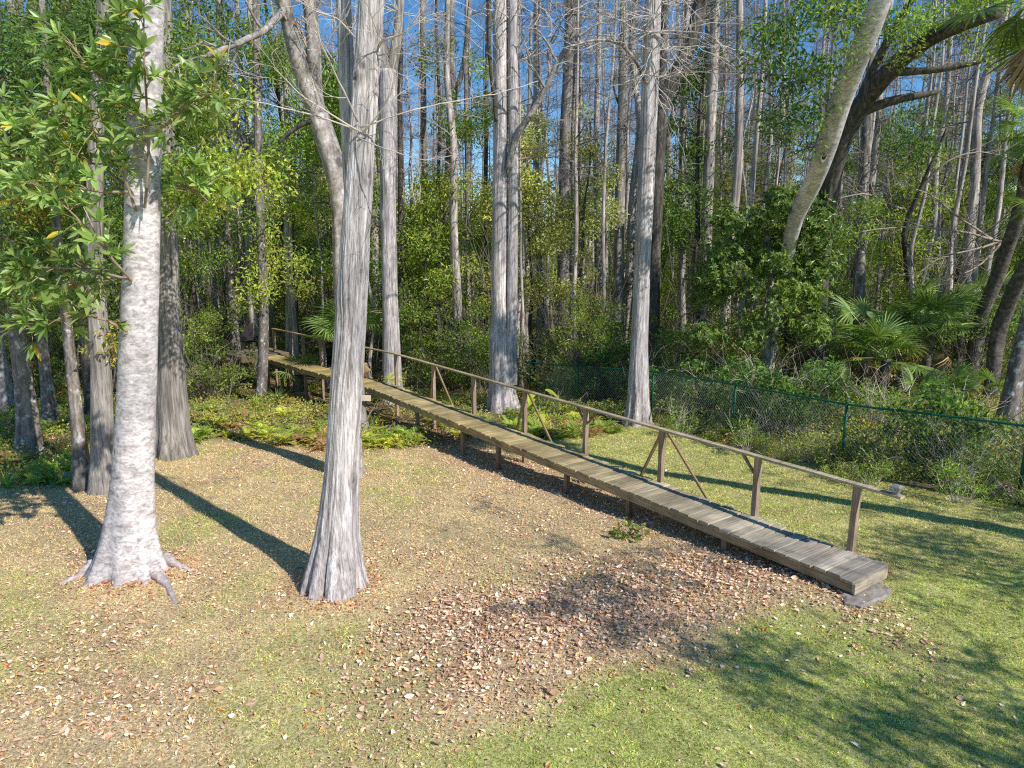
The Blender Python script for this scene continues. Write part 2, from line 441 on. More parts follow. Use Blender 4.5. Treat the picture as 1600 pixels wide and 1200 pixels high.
fs = N('ShaderNodeMath', _operation='MULTIPLY_ADD'); Lk(sp.outputs[1], fs.inputs[0]); fs.inputs[1].default_value = .9; Lk(q.outputs[0], fs.inputs[2]); fs.use_clamp = True
c = mixc(N, Lk, 'MIX', fs.outputs[0], c, soil)
fcol = ramp(N, Lk, gn(9, 6, .7), [(.3, (.07, .055, .028)), (.5, (.20, .15, .08)), (.7, (.34, .25, .14))])
c = mixc(N, Lk, 'MIX', sp.outputs[2], c, fcol)
c = mixc(N, Lk, 'MULTIPLY', 1., c, ramp(N, Lk, nl, [(.3, (.82, .8, .78)), (.7, (1.15, 1.15, 1.1))]))
c = mixc(N, Lk, 'MULTIPLY', .7, c, ramp(N, Lk, nv, [(.3, (.6, .6, .6)), (.7, (1.35, 1.35, 1.3))]))
p = N('ShaderNodeBsdfPrincipled', Roughness=.95); p.inputs['Specular IOR Level'].default_value = .1; Lk(c, p.inputs['Base Color'])
b = N('ShaderNodeBump', Strength=.8, Distance=.03); Lk(nf, b.inputs['Height']); Lk(b.outputs[0], p.inputs['Normal'])
out(nt, N, Lk, p.outputs[0])
tag(mb.obj('ground', m, smooth=True), 'lawn of straw coloured and green grass running into brown forest floor', None, None, 'structure')

# grass blades (uncountable)
def in_view(x, y, mar=1.12):
    return (np.abs(x) < .745 * y * mar + .6)
def scatter(n, x0, x1, y0, y1, p=1.):
    y = y0 + (y1 - y0) * rng.random(n) ** p; x = rng.uniform(x0, x1, n)
    k = in_view(x, y); return x[k], y[k]
mb = MB()
for (n, y0, y1, L) in ((900000, 4.2, 9.5, .036), (560000, 9.5, 20, .055)):
    x, y = scatter(n, -14, 15, y0, y1, 1.2)
    g_, l_, f_ = masks(x, y)
    k = rng.random(len(x)) < np.clip(.5 + .5 * g_ - .45 * l_, .12, 1) * (1 - f_)
    x, y, g_ = x[k], y[k], g_[k]; n = len(x)
    z = ground_z(x, y)
    d = rng.normal(size=(n, 3)) * np.array([1, 1, .5]) + np.array([0, 0, .55]); d = nrm(d)
    l = L * rng.uniform(.5, 1.4, n)[:, None] * (.4 + 1.2 * fbm(x * 5, y * 5, 8., 2))[:, None]
    s = nrm(np.cross(d, rng.normal(size=(n, 3)))) * (.0024 + .0003 * y)[:, None]
    P = np.stack([x, y, z - .004], 1)
    V = np.stack([P - s, P + s, P + d * l], 1).reshape(-1, 3)
    gr = np.array([.37, .44, .11]) * rng.uniform(.5, 1.4, (n, 1)); gr[:, 0] *= rng.uniform(.8, 1.35, n)
    gr *= (.45 + 1.1 * fbm(x * 8, y * 8, 3., 2))[:, None];
    stw = np.array([.70, .54, .30]) * rng.uniform(.5, 1.35, (n, 1))
    pick = (rng.random(n) < np.clip(g_ * .9 + .12 + .35 * (fbm(x * 1.3, y * 1.3, 3., 2) - .5), .05, .95))[:, None]
    mb.add(V, np.arange(3 * n).reshape(-1, 3), np.repeat(np.where(pick, gr, stw), 3, axis=0))
tag(mb.obj('grass', leaf_mat('grass_blade', .25, .6, .2)), 'short thin grass covering the yard, green at lower right and straw coloured at left', 'grass', None, 'stuff')

# fallen leaves (uncountable)
mb = MB()
pal = np.array([1.36, 1.24, 1.14]) * np.array([[.44, .31, .24], [.52, .40, .31], [.62, .52, .42], [.34, .22, .15], [.26, .17, .12], [.46, .30, .16], [.50, .21, .07], [.58, .46, .24], [.72, .64, .54]])
prob = np.array([.25, .23, .15, .11, .06, .08, .022, .065, .035])
for (n, y0, y1) in ((110000, 4.2, 10), (95000, 10, 24)):
    x, y = scatter(n, -17, 16, y0, y1, 1.)
    g_, l_, f_ = masks(x, y)
    k = rng.random(len(x)) < np.clip(l_ ** 1.25 + .2 * f_, .013, 1.)
    x, y, l_ = x[k], y[k], l_[k]; n = len(x)
    big = np.where(rng.random(n) < .08, 1.6, 1.)
    L = rng.uniform(.028, .072, n) * big; W = L * rng.uniform(.38, .62, n)
    A = nrm(np.stack([rng.normal(size=n), rng.normal(size=n), rng.normal(size=n) * .25], 1))
    Nn = nrm(rng.normal(size=(n, 3)) * np.array([.45, .45, .3]) + np.array([0, 0, 1.]))
    S = nrm(np.cross(A, Nn)); Nn = np.cross(S, A)
    P = np.stack([x, y, ground_z(x, y) + .008 + .03 * rng.random(n) * (0.3 + l_)], 1)
    curl = rng.uniform(-.3, .55, n)[:, None] * W[:, None]; bow = rng.uniform(-.1, .25, n)[:, None] * L[:, None]
    L = L[:, None]; W = W[:, None]
    b0 = P - A * L * .5 + Nn * bow; t0 = P + A * L * .5 + Nn * bow; q1 = P - A * L * .12; q2 = P + A * L * .2
    V = np.stack([b0, q1, q2, t0, q1 + S * W * .5 + Nn * curl, q2 + S * W * .42 + Nn * curl, q1 - S * W * .5 + Nn * curl, q2 - S * W * .42 + Nn * curl], 1)
    idx = np.arange(n)[:, None] * 8
    tr = np.concatenate([idx + np.array([[0, 1, 4]]), idx + np.array([[0, 6, 1]]), idx + np.array([[2, 3, 5]]), idx + np.array([[2, 7, 3]])])
    qd = np.concatenate([idx + np.array([[1, 2, 5, 4]]), idx + np.array([[1, 6, 7, 2]])])
    C = pal[rng.choice(len(pal), n, p=prob / prob.sum())] * rng.uniform(.7, 1.25, (n, 1))
    mb.add(V.reshape(-1, 3), tr, np.repeat(C, 8, axis=0)); mb.F.append(qd + (mb.n - 8 * n))
x, y = scatter(330000, -15, 10, 4.2, 18, 1.1)
g_, l_, f_ = masks(x, y)
k = rng.random(len(x)) < np.clip(.25 + .6 * l_ - .22 * g_, .04, 1.) * (1 - f_)
x, y = x[k], y[k]; n = len(x); L = rng.uniform(.016, .042, n)
C = pal[rng.choice(len(pal), n, p=prob / prob.sum())] * rng.uniform(.4, 1.15, (n, 1)) * np.array([1.05, .95, .86])
leaves(mb, np.stack([x, y, ground_z(x, y) + .006 + .014 * rng.random(n)], 1), rng.normal(size=(n, 3)) * [1, 1, .25], rng.normal(size=(n, 3)) * .4 + [0, 0, 1.], L, L * rng.uniform(.2, .6, n), C, .2, .1)
for (px, py, r0, r1, n) in ((207, 893, .36, .95, 1100), (522, 909, .34, .85, 900), (272, 690, .5, 1., 400), (996, 645, .5, 1.1, 400)):
    bb = gp(px, py); a = rng.uniform(0, 6.28, n); rr_ = r0 + (r1 - r0) * rng.random(n) ** 2
    x = bb[0] + np.cos(a) * rr_; y = bb[1] + np.sin(a) * rr_
    P = np.stack([x, y, ground_z(x, y) + .005 + .05 * rng.random(n) * (1 - (rr_ - r0) / (r1 - r0))], 1)
    A = nrm(rng.normal(size=(n, 3)) * [1, 1, .35]); Nn = rng.normal(size=(n, 3)) * .5 + [0, 0, 1.]
    L = rng.uniform(.03, .085, n); C = (pal * np.array([1.0, .78, .66]))[rng.choice(len(pal), n, p=prob / prob.sum())] * rng.uniform(.45, 1.1, (n, 1))
    leaves(mb, P, A, Nn, L, L * rng.uniform(.2, .5, n), C, .2, .1)
tag(mb.obj('fallen_leaves', DRY), 'dry tan and brown fallen leaves strewn over the lawn beside the boardwalk', 'leaf litter', None, 'stuff')

# ------------------------------------------------------------------ boardwalk
W_L = wood_mat('plank_timber', tuple(dn1), (.24, .205, .165), (.54, .48, .39))
W_S = wood_mat('beam_timber', tuple(dd1), (.20, .145, .085), (.50, .38, .23))
W_P = wood_mat('post_timber', None, (.19, .135, .095), (.46, .345, .24))
ZD = .32
bw = thing('boardwalk', 'long narrow weathered plank boardwalk with a single handrail, climbing from the lawn into the woods', 'boardwalk', (D0[0], D0[1], 0))
bwo = np.array([D0[0], D0[1], 0])
def path(s):
    l1 = np.linalg.norm(D1 - D0)
    if s <= l1: return D0 + dd1 * s, dd1
    d2 = nrm(D2 - D1); return D1 + d2 * (s - l1), d2
l1 = np.linalg.norm(D1 - D0); l2 = np.linalg.norm(D2 - D1); LT = l1 + l2
def P3(s, off, z):
    p, d = path(s); n = np.array([d[1], -d[0]])
    return np.array([*(p + n * off), z]) - bwo
HW = .435
mb = MB(); s = 0.0; k = 0
while s < LT:
    pw = random.uniform(.178, .2)
    p, d = path(s + pw / 2); n = np.array([d[1], -d[0], 0.])
    jl, jr = random.uniform(-.03, .032), random.uniform(-.07, .05)
    if k == 0: jl = jr = .02
    t = min(1, s / 7.)
    base = np.array([1.02, 1.02, 1.03]) * (1 - t) + np.array([1.0, .88, .52]) * t
    if s > l1: base = np.array([1.05, .88, .45])
    c = base * random.uniform(.68, 1.2)
    rot = random.uniform(-.02, .02); dz = random.uniform(-.008, .006)
    dv = np.array([d[0], d[1], 0]) ; nn = nrm(n + dv * rot)
    a0 = np.array([*p, ZD + dz]) - bwo
    A = a0 - nn * (HW + jl); B = a0 + nn * (HW + jr)
    # plank as a box with slightly eased upper edges
    h = .019; e = .004; w2 = pw / 2 - .006
    prof = [(-w2, -h), (w2, -h), (w2, h - e), (w2 - e, h), (-w2 + e, h), (-w2, h - e)]
    V = [q + dv * u + np.array([0, 0, v - h]) for q in (A, B) for u, v in prof]
    F = [[i, (i + 1) % 6, 6 + (i + 1) % 6, 6 + i] for i in range(6)]
    mb.add(V, F, c); mb.F.append(np.array([[mb.n - 12 + q for q in range(6)][::-1], [mb.n - 6 + q for q in range(6)]]))
    s += pw + random.uniform(.006, .016); k += 1
mb.obj('deck', W_L, bw)
for off in (-HW + .055, HW - .055):
    mb = MB()
    cuts = [0.03] + [x for x in np.arange(3.66, l1, 3.66)] + [l1]
    for a_, b_ in zip(cuts[:-1], cuts[1:]):
        c = np.array([1, 1, 1]) * random.uniform(.85, 1.12)
        bar(mb, P3(a_ + .002, off, ZD - .112), P3(b_ - .002, off, ZD - .112), .042, .14, c)
    bar(mb, P3(l1 + .02, off, ZD - .112), P3(LT, off, ZD - .112), .042, .14, (.95, .85, .7))
    mb.obj('stringer', W_S, bw)
mb = MB(); bar(mb, P3(.005, -HW + .02, ZD - .112), P3(.005, HW - .02, ZD - .112), .04, .143, (1.25, 1.15, 1.05)); mb.obj('end_board', W_L, bw)
def s_of(px, py):
    p = pz(px, py, ZD)[:2]
    s1 = float(np.dot(p - D0, dd1))
    return s1 if s1 <= l1 else l1 + float(np.dot(p - D1, nrm(D2 - D1)))
rail_s = [s_of(*q) for q in ((1325, 861), (1168, 808), (1018, 755), (901, 711.5), (808, 676), (730, 647), (665, 624), (612, 602))]
rail_s += [rail_s[-1] + 2.2, s_of(495, 571), s_of(465, 564), s_of(427, 551)]
ZR = ZD + 1.0
def post(name, s, off, z0, z1, w, c, lean=0):
    mb = MB(); p, d = path(s)
    a_ = P3(s, off, z0); b_ = P3(s + lean, off, z1)
    bar(mb, a_, b_, w, w, c, up=(d[0], d[1], 0)); mb.obj(name, W_P, bw)
for q, s in enumerate(rail_s):
    p, _ = path(s); gzz = float(gz(*p)) - .15
    if q in (0,): gzz = ZD - .22
    post('rail_post', s, HW + .045, gzz, ZR - .036, .088, np.array([1, .97, .95]) * random.uniform(.85, 1.15), random.uniform(-.02, .02))
mb = MB()
r0 = rail_s[0] - .62
rs = [r0] + [rail_s[i] for i in (1, 3, 5, 7)] + [l1 + .05] + [rail_s[-1] + .1]
for a_, b_ in zip(rs[:-1], rs[1:]):
    t = a_ / LT
    c = np.array([1.0, .92, .76]) * (1 - t) + np.array([1.0, .85, .42]) * t
    bar(mb, P3(a_ + .002, HW + .045, ZR - .018), P3(b_ - .002, HW + .045, ZR - .018), .115, .036, c * random.uniform(.88, 1.1))
mb.obj('handrail', W_L, bw)
for s in [s_of(*q) for q in ((1120, 830), (972, 768), (874, 729), (767, 686), (709, 664), (647, 634))] + [s_of(575, 602.5) + .2, s_of(475, 576), s_of(432, 566), LT - .3]:
    p, _ = path(s)
    post('support_post', s, -HW + .10, float(gz(*p)) - .2, ZD - .042, .09, np.array([.8, .72, .68]) * random.uniform(.8, 1.1))
def brace(A, B, w=.05):
    mb = MB(); bar(mb, A, B, w, .035, (.72, .66, .6)); mb.obj('brace', W_S, bw)
for q in (2, 4, 6):                       # props slanting from the rail posts to the ground outside the walk
    s = rail_s[q]
    for sg in (-1, 1):
        p, d = path(s + sg * .75); g0 = float(gz(*p))
        brace(P3(s + sg * .06, HW + .10, ZR - .06), P3(s + sg * 1.02, HW + .42, max(g0, ZD - .85) if q > 2 else g0 + .05))
for q, sg in ((1, 1), (3, 1), (3, -1)):
    s = rail_s[q]
    brace(P3(s + sg * .05, HW + .06, ZR - .33), P3(s + sg * .30, HW + .06, ZR - .05))
# crossbeam sticking out to the left by the big cypress
sx = s_of(580, 604.6)
mb = MB(); bar(mb, P3(sx, -HW - .30, ZD - .30), P3(sx, HW, ZD - .30), .045, .14, (1.2, 1.12, 1.05)); mb.obj('crossbeam', W_L, bw)
# dead snag carrying the crossbeam end
# platform with seat deck at the far end
PLc = np.array([*path(LT + .1)[0], ZD + .02]) - bwo
mb = MB()
p_, d_ = path(LT); n_ = np.array([d_[1], -d_[0], 0]); dv_ = np.array([*d_, 0])
for i_ in range(13):
    o_ = PLc + dv_ * (.18 + i_ * .165)
    bar(mb, o_ - n_ * 1.9, o_ + n_ * .8, .155, .036, np.array([.6, .58, .5]) * random.uniform(.8, 1.15))
mb.obj('platform', W_L, bw)
mb = MB()
for t in (.1, 2.2): bar(mb, PLc + dv_ * t - n_ * 1.9 - np.array([0, 0, .11]), PLc + dv_ * t + n_ * .8 - np.array([0, 0, .11]), .05, .17, (.5, .45, .4))
mb.obj('platform_beam', W_S, bw)
for (u, v) in ((.15, -1.8), (.15, .7), (2.1, -1.8), (2.1, .7)):
    mb = MB(); q_ = PLc + dv_ * u + n_ * v; bar(mb, q_ - np.array([0, 0, 1.75]), q_ - np.array([0, 0, .03]), .09, .09, (.7, .65, .6), up=(1, 0, 0)); mb.obj('support_post', W_P, bw)

# chair on the platform
CH = plain_mat('dark_painted_timber', (.022, .019, .018), .8, 0, .3, 12)
cpos = at(391, 546, 29.0); cpos[2] = ZD + .05
ch = thing('adirondack_chair', 'dark slatted adirondack chair standing on the platform at the far end of the boardwalk', 'chair', cpos, rz=R(22))
mb = MB()
for i_ in range(5):
    t = i_ / 4.; bar(mb, (-.27, -.3 + .5 * t, .36 - .12 * t), (.27, -.3 + .5 * t, .36 - .12 * t), .10, .022)
mb.obj('seat', CH, ch)
mb = MB()
for i_ in range(6):
    x = -.225 + i_ * .09; top = 1.0 - (abs(x) / .3) ** 2 * .14
    bar(mb, (x * .85, .18, .24), (x * 1.15, .18 + (top - .24) * .42, top), .082, .02, up=(0, 1, 0))
bar(mb, (-.26, .33, .52), (.26, .33, .52), .06, .02)
mb.obj('backrest', CH, ch)
for sx_ in (-1, 1):
    mb = MB(); bar(mb, (sx_ * .34, -.36, .56), (sx_ * .34, .38, .56), .13, .022); mb.obj('armrest', CH, ch)
    mb = MB(); bar(mb, (sx_ * .30, -.30, 0), (sx_ * .30, -.30, .55), .09, .03, up=(0, 1, 0)); mb.obj('leg', CH, ch)
    mb = MB(); bar(mb, (sx_ * .27, -.33, .30), (sx_ * .27, .52, .03), .03, .10); mb.obj('leg', CH, ch)

# solar lamp on the end of the handrail
lp = P3(r0 + .09, HW + .045, ZR) + bwo
MET = plain_mat('lamp_metal', (.34, .30, .27), .45, .3, .2, 30)
m, nt, N, Lk = nodes('lamp_glass')
p = N('ShaderNodeBsdfPrincipled', Roughness=.12); p.inputs['Base Color'].default_value = (.85, .86, .78, 1); p.inputs['Transmission Weight'].default_value = .75
out(nt, N, Lk, p.outputs[0]); LG = m
la = thing('solar_lamp', 'small square solar lamp with glass sides fixed on the end of the handrail', 'lamp', lp, scale=.68, rz=math.atan2(dd1[1], dd1[0]))
def frust(mb, z0, z1, w0, w1, c=(1, 1, 1)):
    V = [(sx * w0, sy * w0, z0) for sx, sy in ((-1, -1), (1, -1), (1, 1), (-1, 1))] + [(sx * w1, sy * w1, z1) for sx, sy in ((-1, -1), (1, -1), (1, 1), (-1, 1))]
    mb.add(V, [[0, 1, 5, 4], [1, 2, 6, 5], [2, 3, 7, 6], [3, 0, 4, 7], [3, 2, 1, 0], [4, 5, 6, 7]], c)
mb = MB(); frust(mb, 0, .02, .062, .062); frust(mb, .021, .04, .045, .045); mb.obj('base', MET, la)
mb = MB(); frust(mb, .041, .145, .046, .078); mb.obj('glass', LG, la)
mb = MB(); frust(mb, .146, .166, .105, .108); frust(mb, .167, .195, .100, .055); mb.obj('cap', MET, la)
mb = MB()
for sx, sy in ((-1, -1), (1, -1), (1, 1), (-1, 1)): sticks(mb, [(sx * .049, sy * .049, .04)], [(sx * .082, sy * .082, .147)], .007, .007, (1, 1, 1), 4)
mb.obj('frame', MET, la)

# concrete pad under the near end
mb = MB()
sc_ = gp(1352, 926)
a_ = np.linspace(0, 2 * math.pi, 28, endpoint=False)
rr = 1 + 1.0 * (fbm(np.cos(a_) * 1.6 + 4, np.sin(a_) * 1.6, 0., 3) - .5)
base_ = np.stack([np.cos(a_) * .47 * rr, np.sin(a_) * .24 * rr, np.zeros(28)], 1)
rot = math.atan2(dn1[1], dn1[0])
Rm = np.array([[math.cos(rot), -math.sin(rot), 0], [math.sin(rot), math.cos(rot), 0], [0, 0, 1]])
V = np.concatenate([base_ @ Rm.T + [0, 0, -.05], base_ @ Rm.T + [0, 0, .018], base_ @ Rm.T * .88 + [0, 0, .034]])
i = np.arange(28); k = (i + 1) % 28
mb.add(V, np.concatenate([np.stack([i, k, 28 + k, 28 + i], 1), np.stack([28 + i, 28 + k, 56 + k, 56 + i], 1)]))
mb.F.append(np.array([[56 + q for q in range(28)]]))
tag(mb.obj('stone_slab', plain_mat('rough_concrete', (.30, .26, .22), .95, 0, .35, 14), loc=(sc_[0], sc_[1], float(ground_z(sc_[0], sc_[1])))), 'rough grey stone slab on the ground at the near end of the boardwalk', 'slab')

# ------------------------------------------------------------------ chain link fence
GRN = plain_mat('green_coated_steel', (.008, .11, .065), .45, .15, .15, 30)
GRW = plain_mat('green_coated_wire', (.36, .46, .40), .45, .2, .15, 30)
f0 = gp(1590, 788); f1 = gp(1325, 738); f2 = base_at(818, 24.6); f15 = base_at(1052, 19.6); f17 = base_at(958, 21.9)
fd = nrm(f1 - f0); fr = f0 - fd * 6.2
fen = thing('chain_link_fence', 'green coated chain link fence running along the right edge of the lawn into the woods', 'fence', f1)
FP = [fr, f0, f1, f15, f17, f2]
seg = np.linalg.norm(np.diff(np.array(FP)[:, :2], axis=0), axis=1); cs = np.concatenate([[0], np.cumsum(seg)])
def fpt(s, h):
    x = np.interp(s, cs, [q[0] for q in FP]); y = np.interp(s, cs, [q[1] for q in FP])
    return np.stack([x, y, gz(x, y) + h], -1) - f1
FHT = 1.5
ss = np.linspace(0, cs[-1], 40)
mb = MB(); tube(mb, fpt(ss, FHT), .024, 8); mb.obj('top_rail', GRN, fen, True)
for s in list(np.arange(6.2 - 6.2, cs[-1], 3.25)) + [cs[-1]]:
    s = s if s < 1 else s - .3
    s_ = min([cs[1], cs[2], s], key=lambda q: abs(q - s) if abs(q - s) < .5 else 99 if q != s else .6)
    mb = MB(); tube(mb, fpt(np.array([s_, s_]), np.array([-.2, FHT + .05])), .03, 8)
    tube(mb, fpt(np.array([s_, s_]), np.array([FHT + .03, FHT + .075])), .036, 8); mb.obj('post', GRN, fen, True)
mb = MB()
s = np.arange(-1.5, cs[-1], .088); n = len(s)
for sg in (1, -1):
    a_ = s if sg == 1 else s + 1.45; b_ = s + 1.45 if sg == 1 else s
    ok = (np.minimum(a_, b_) > 0) & (np.maximum(a_, b_) < cs[-1])
    K = 4; prev = None
    for q in range(K):
        t0, t1 = q / K, (q + 1) / K
        A = fpt(a_[ok] + (b_ - a_)[ok] * t0, .02 + (FHT - .03) * t0); B = fpt(a_[ok] + (b_ - a_)[ok] * t1, .02 + (FHT - .03) * t1)
        sticks(mb, A, B, .0028, .0028, (1, 1, 1), 3)
mb.obj('wire_mesh', GRW, fen)

# ------------------------------------------------------------------ foreground trees
def rel(P, b): return np.asarray(P, float) - b
G_MAG = np.array([[.19, .28, .065], [.25, .34, .085], [.13, .21, .05], [.33, .40, .12], [.22, .29, .11]])
G_MID = np.array([[.17, .25, .045], [.23, .31, .06], [.11, .18, .035], [.31, .36, .08]])
G_YEL = np.array([[.36, .42, .06], [.45, .48, .10], [.25, .33, .055], [.46, .42, .12]])
G_DRK = np.array([[.085, .15, .035], [.12, .20, .05], [.06, .11, .03], [.17, .25, .065]])
G_OLI = np.array([[.31, .33, .10], [.40, .40, .14], [.22, .25, .07], [.50, .46, .20]])
ORG = np.array([[.36, .17, .035], [.40, .25, .06]])

# magnolia, far left
b = gp(207, 893)
t1 = thing('magnolia_tree', 'pale lichen blotched magnolia trunk with flared roots and glossy leaf sprays, left foreground', 'tree', b)
Y0 = b[1]
pts = [b - [0, 0, .25], b + [0, 0, .02], at(207, 810, Y0), at(210, 745, Y0), at(215, 600, Y0), at(221, 430, Y0), at(225, 250, Y0), at(228, 80, Y0), at(230, -60, Y0), at(233, -500, Y0 + .2)]
mb = MB(); pxm = Y0 / FPX
lob = [(math.pi * 1.0, .33, 1.15, .35), (math.pi * 1.22, .24, .95, .4), (math.pi * 1.5, .22, .5, .28), (math.pi * 1.78, .20, 1.0, .25), (0.1, .25, .9, .3), (math.pi * .5, .4, .8, .3), (math.pi * 1.08, .42, .28, 2.2)]
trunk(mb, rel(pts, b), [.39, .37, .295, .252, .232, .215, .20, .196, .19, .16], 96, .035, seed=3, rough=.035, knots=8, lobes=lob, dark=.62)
mb.obj('trunk', B_MAG, t1, True)
for (pp, rs_) in (([(258, 880), (290, 893), (262, 925), (280, 955)], None), ([(240, 900), (262, 915), (275, 940), (283, 958)], None), ([(150, 890), (120, 903), (85, 913), (70, 916)], None), ([(258, 882), (285, 890), (310, 893), (330, 899)], None)):
    if pp[0] == (258, 880): continue
    Q = np.array([gp(*q) for q in pp]); Q[:, 2] = ground_z(Q[:, 0], Q[:, 1]); Q[0] += [0, 0, .10]; Q[1] += [0, 0, .03]
    Q2, r2, _ = resample(Q - b, [.09, .045, .03, .008], .05); Q2[:, 2] -= .012 + .02 * np.linspace(0, 1, len(Q2))
    mb = MB(); tube(mb, Q2, r2 * (1 + .15 * rng.normal(size=len(r2))), 10, (.86, .82, .78)); mb.obj('root', B_MAG, t1, True)
# leaf sprays
MAGB = [  # polylines (px, py, dY) from trunk outward
    [(206, 438, -.25), (175, 405, -.5), (150, 370, -.6), (115, 335, -.7), (70, 295, -.8)],
    [(206, 438, -.25), (165, 425, -.3), (110, 415, -.2), (50, 420, -.1), (5, 418, 0)],
    [(226, 325, -.3), (236, 240, -.42), (228, 150, -.5), (222, 70, -.6), (225, 10, -.6)],
    [(232, 215, -.35), (265, 190, -.5), (300, 160, -.6), (345, 140, -.6)],
    [(212, 330, -.25), (190, 250, -.4), (150, 190, -.5), (110, 160, -.6), (75, 180, -.6)],
    [(205, 180, -.25), (170, 130, -.4), (130, 95, -.5), (105, 60, -.5)],
    [(205, 300, -.2), (160, 300, -.3), (100, 290, -.3), (40, 290, -.2)],
    [(204, 520, -.2), (165, 500, -.3), (120, 490, -.4), (60, 510, -.5), (10, 520, -.5)],
    [(206, 438, .1), (150, 440, .6), (90, 450, .9), (30, 470, 1.0)],
    [(206, 300, .2), (150, 250, .7), (80, 240, 1.0), (10, 250, 1.2)],
    [(206, 200, .2), (140, 220, .9), (60, 215, 1.2), (0, 180, 1.4)],
    [(240, 300, .2), (275, 290, .3), (310, 300, .3), (325, 315, .3)],
]
def rosette(mb, c, ax, rg, L, n, cols, w=.27):
    ax = nrm(np.asarray(ax, float)); u = nrm(np.cross(ax, [0.3, .5, .8])); v = np.cross(ax, u)
    for q in range(n):
        t = q * 2.399 + rg.uniform(-.3, .3); e = rg.uniform(.25, 1.15)
        d = nrm(ax * math.cos(e) + (u * math.cos(t) + v * math.sin(t)) * math.sin(e) + np.array([0, 0, -.08]))
        l = L * rg.uniform(.5, 1.25); S = nrm(np.cross(d, ax)); Nn = np.cross(S, d)
        ww = l * w * .5; dr = rg.uniform(.02, .25)
        ks = [(0., .08), (.28, .8), (.55, 1.), (.8, .65), (1., .03)]
        V = []
        for (k, wk) in ks:
            cc = c + d * l * k - Nn * 0 + np.array([0, 0, -1]) * l * dr * k * k
            V += [cc - S * ww * wk + Nn * ww * .3 * wk, cc, cc + S * ww * wk + Nn * ww * .3 * wk]
        F = []
        for k in range(4):
            F += [[3 * k, 3 * k + 1, 3 * k + 4, 3 * k + 3], [3 * k + 1, 3 * k + 2, 3 * k + 5, 3 * k + 4]]
        col = cols[rg.integers(0, len(cols))] * rg.uniform(.75, 1.3)
        if rg.random() < .02: col = np.array([.55, .38, .05])
        mb.add(V, F, col)
rg = np.random.default_rng(11)
for bi, pl in enumerate(MAGB):
    Q = np.array([at(px, py, Y0 + dy) for px, py, dy in pl]) - b
    Q, r2, _ = resample(Q, np.linspace(.019, .007, len(pl)), .08)
    mb = MB(); tube(mb, Q, r2, 7, (.55, .45, .36), False); fo = MB(); tube(fo, Q, r2 * .5, 4, (.2, .16, .08), False)
    for q in range(int(len(Q) * 1.3) + 4):
        i_ = int(len(Q) * (.22 + .78 * rg.random() ** .8)); i_ = min(i_, len(Q) - 1)
        d = nrm(rg.normal(size=3) * np.array([1, .8, .7]) + np.array([-.3, -.35, .35]))
        e = Q[i_] + d * rg.uniform(.08, .42)
        tube(fo, np.array([Q[i_], (Q[i_] + e) / 2 + [0, 0, .02], e]), [.008, .006, .005], 4, (.30, .25, .12), False)
        rosette(fo, e, d + np.array([0, -.15, .35]), rg, .205, rg.integers(8, 13), G_MAG)
    br = mb.obj('branch', TWIG, t1, True); fo.obj('leaf_spray', GLOSS, br)

# big fluted cypress with two stems
b = gp(522, 909)
t2 = thing('cypress_tree', 'silvery grey fluted cypress trunk with ridged bark and twin stems, centre left foreground', 'tree', b)
Y0 = b[1]
pts = [b - [0, 0, .2], b + [0, 0, .03], at(527, 835, Y0), at(533, 750, Y0), at(540, 620, Y0), at(551, 450, Y0), at(563, 250, Y0), at(572, 120, Y0), at(580, 0, Y0), at(588, -150, Y0), at(595, -600, Y0)]
mb = MB()
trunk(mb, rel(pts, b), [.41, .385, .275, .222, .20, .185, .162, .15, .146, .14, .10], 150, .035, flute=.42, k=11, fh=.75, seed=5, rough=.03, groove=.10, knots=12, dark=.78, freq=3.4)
tr2 = mb.obj('trunk', B_CYP, t2, True)
mb = MB()
pts = [at(548, 330, Y0 + .12), at(547, 250, Y0 + .18), at(543, 150, Y0 + .25), at(538, 40, Y0 + .3), at(533, -120, Y0 + .35), at(520, -400, Y0 + .4)]
trunk(mb, rel(pts, b), [.07, .095, .098, .09, .085, .07], 60, .05, seed=8, rough=.04, groove=.10, dark=1.)
mb.obj('stem', B_CYP, t2, True)
rg = np.random.default_rng(21)
def px_branch(pl, Y, b, r0, r1, mat, parent, rg, kids=7, L=.9, c=(1, 1, 1), name='branch', depth=1, wig=.2, up=.03, n=7):
    Q = np.array([at(q[0], q[1], Y + (q[2] if len(q) > 2 else 0)) for q in pl]) - b
    Q, r2, _ = resample(Q, np.linspace(r0, r1, len(pl)), .1)
    mb = MB(); Q = Q + np.cumsum(rg.normal(size=Q.shape) * .004, axis=0)
    tube(mb, Q, r2, n, c)
    for k in range(kids):
        i_ = rg.integers(len(Q) // 4, len(Q)); d = nrm(Q[i_] - Q[i_ - 1])
        twigs(mb, Q[i_], nrm(d + nrm(rg.normal(size=3)) * .9), L * rg.uniform(.4, 1.1), r2[i_] * .55, rg, depth, 4, c, wig, up)
    return mb.obj(name, mat, parent, True)
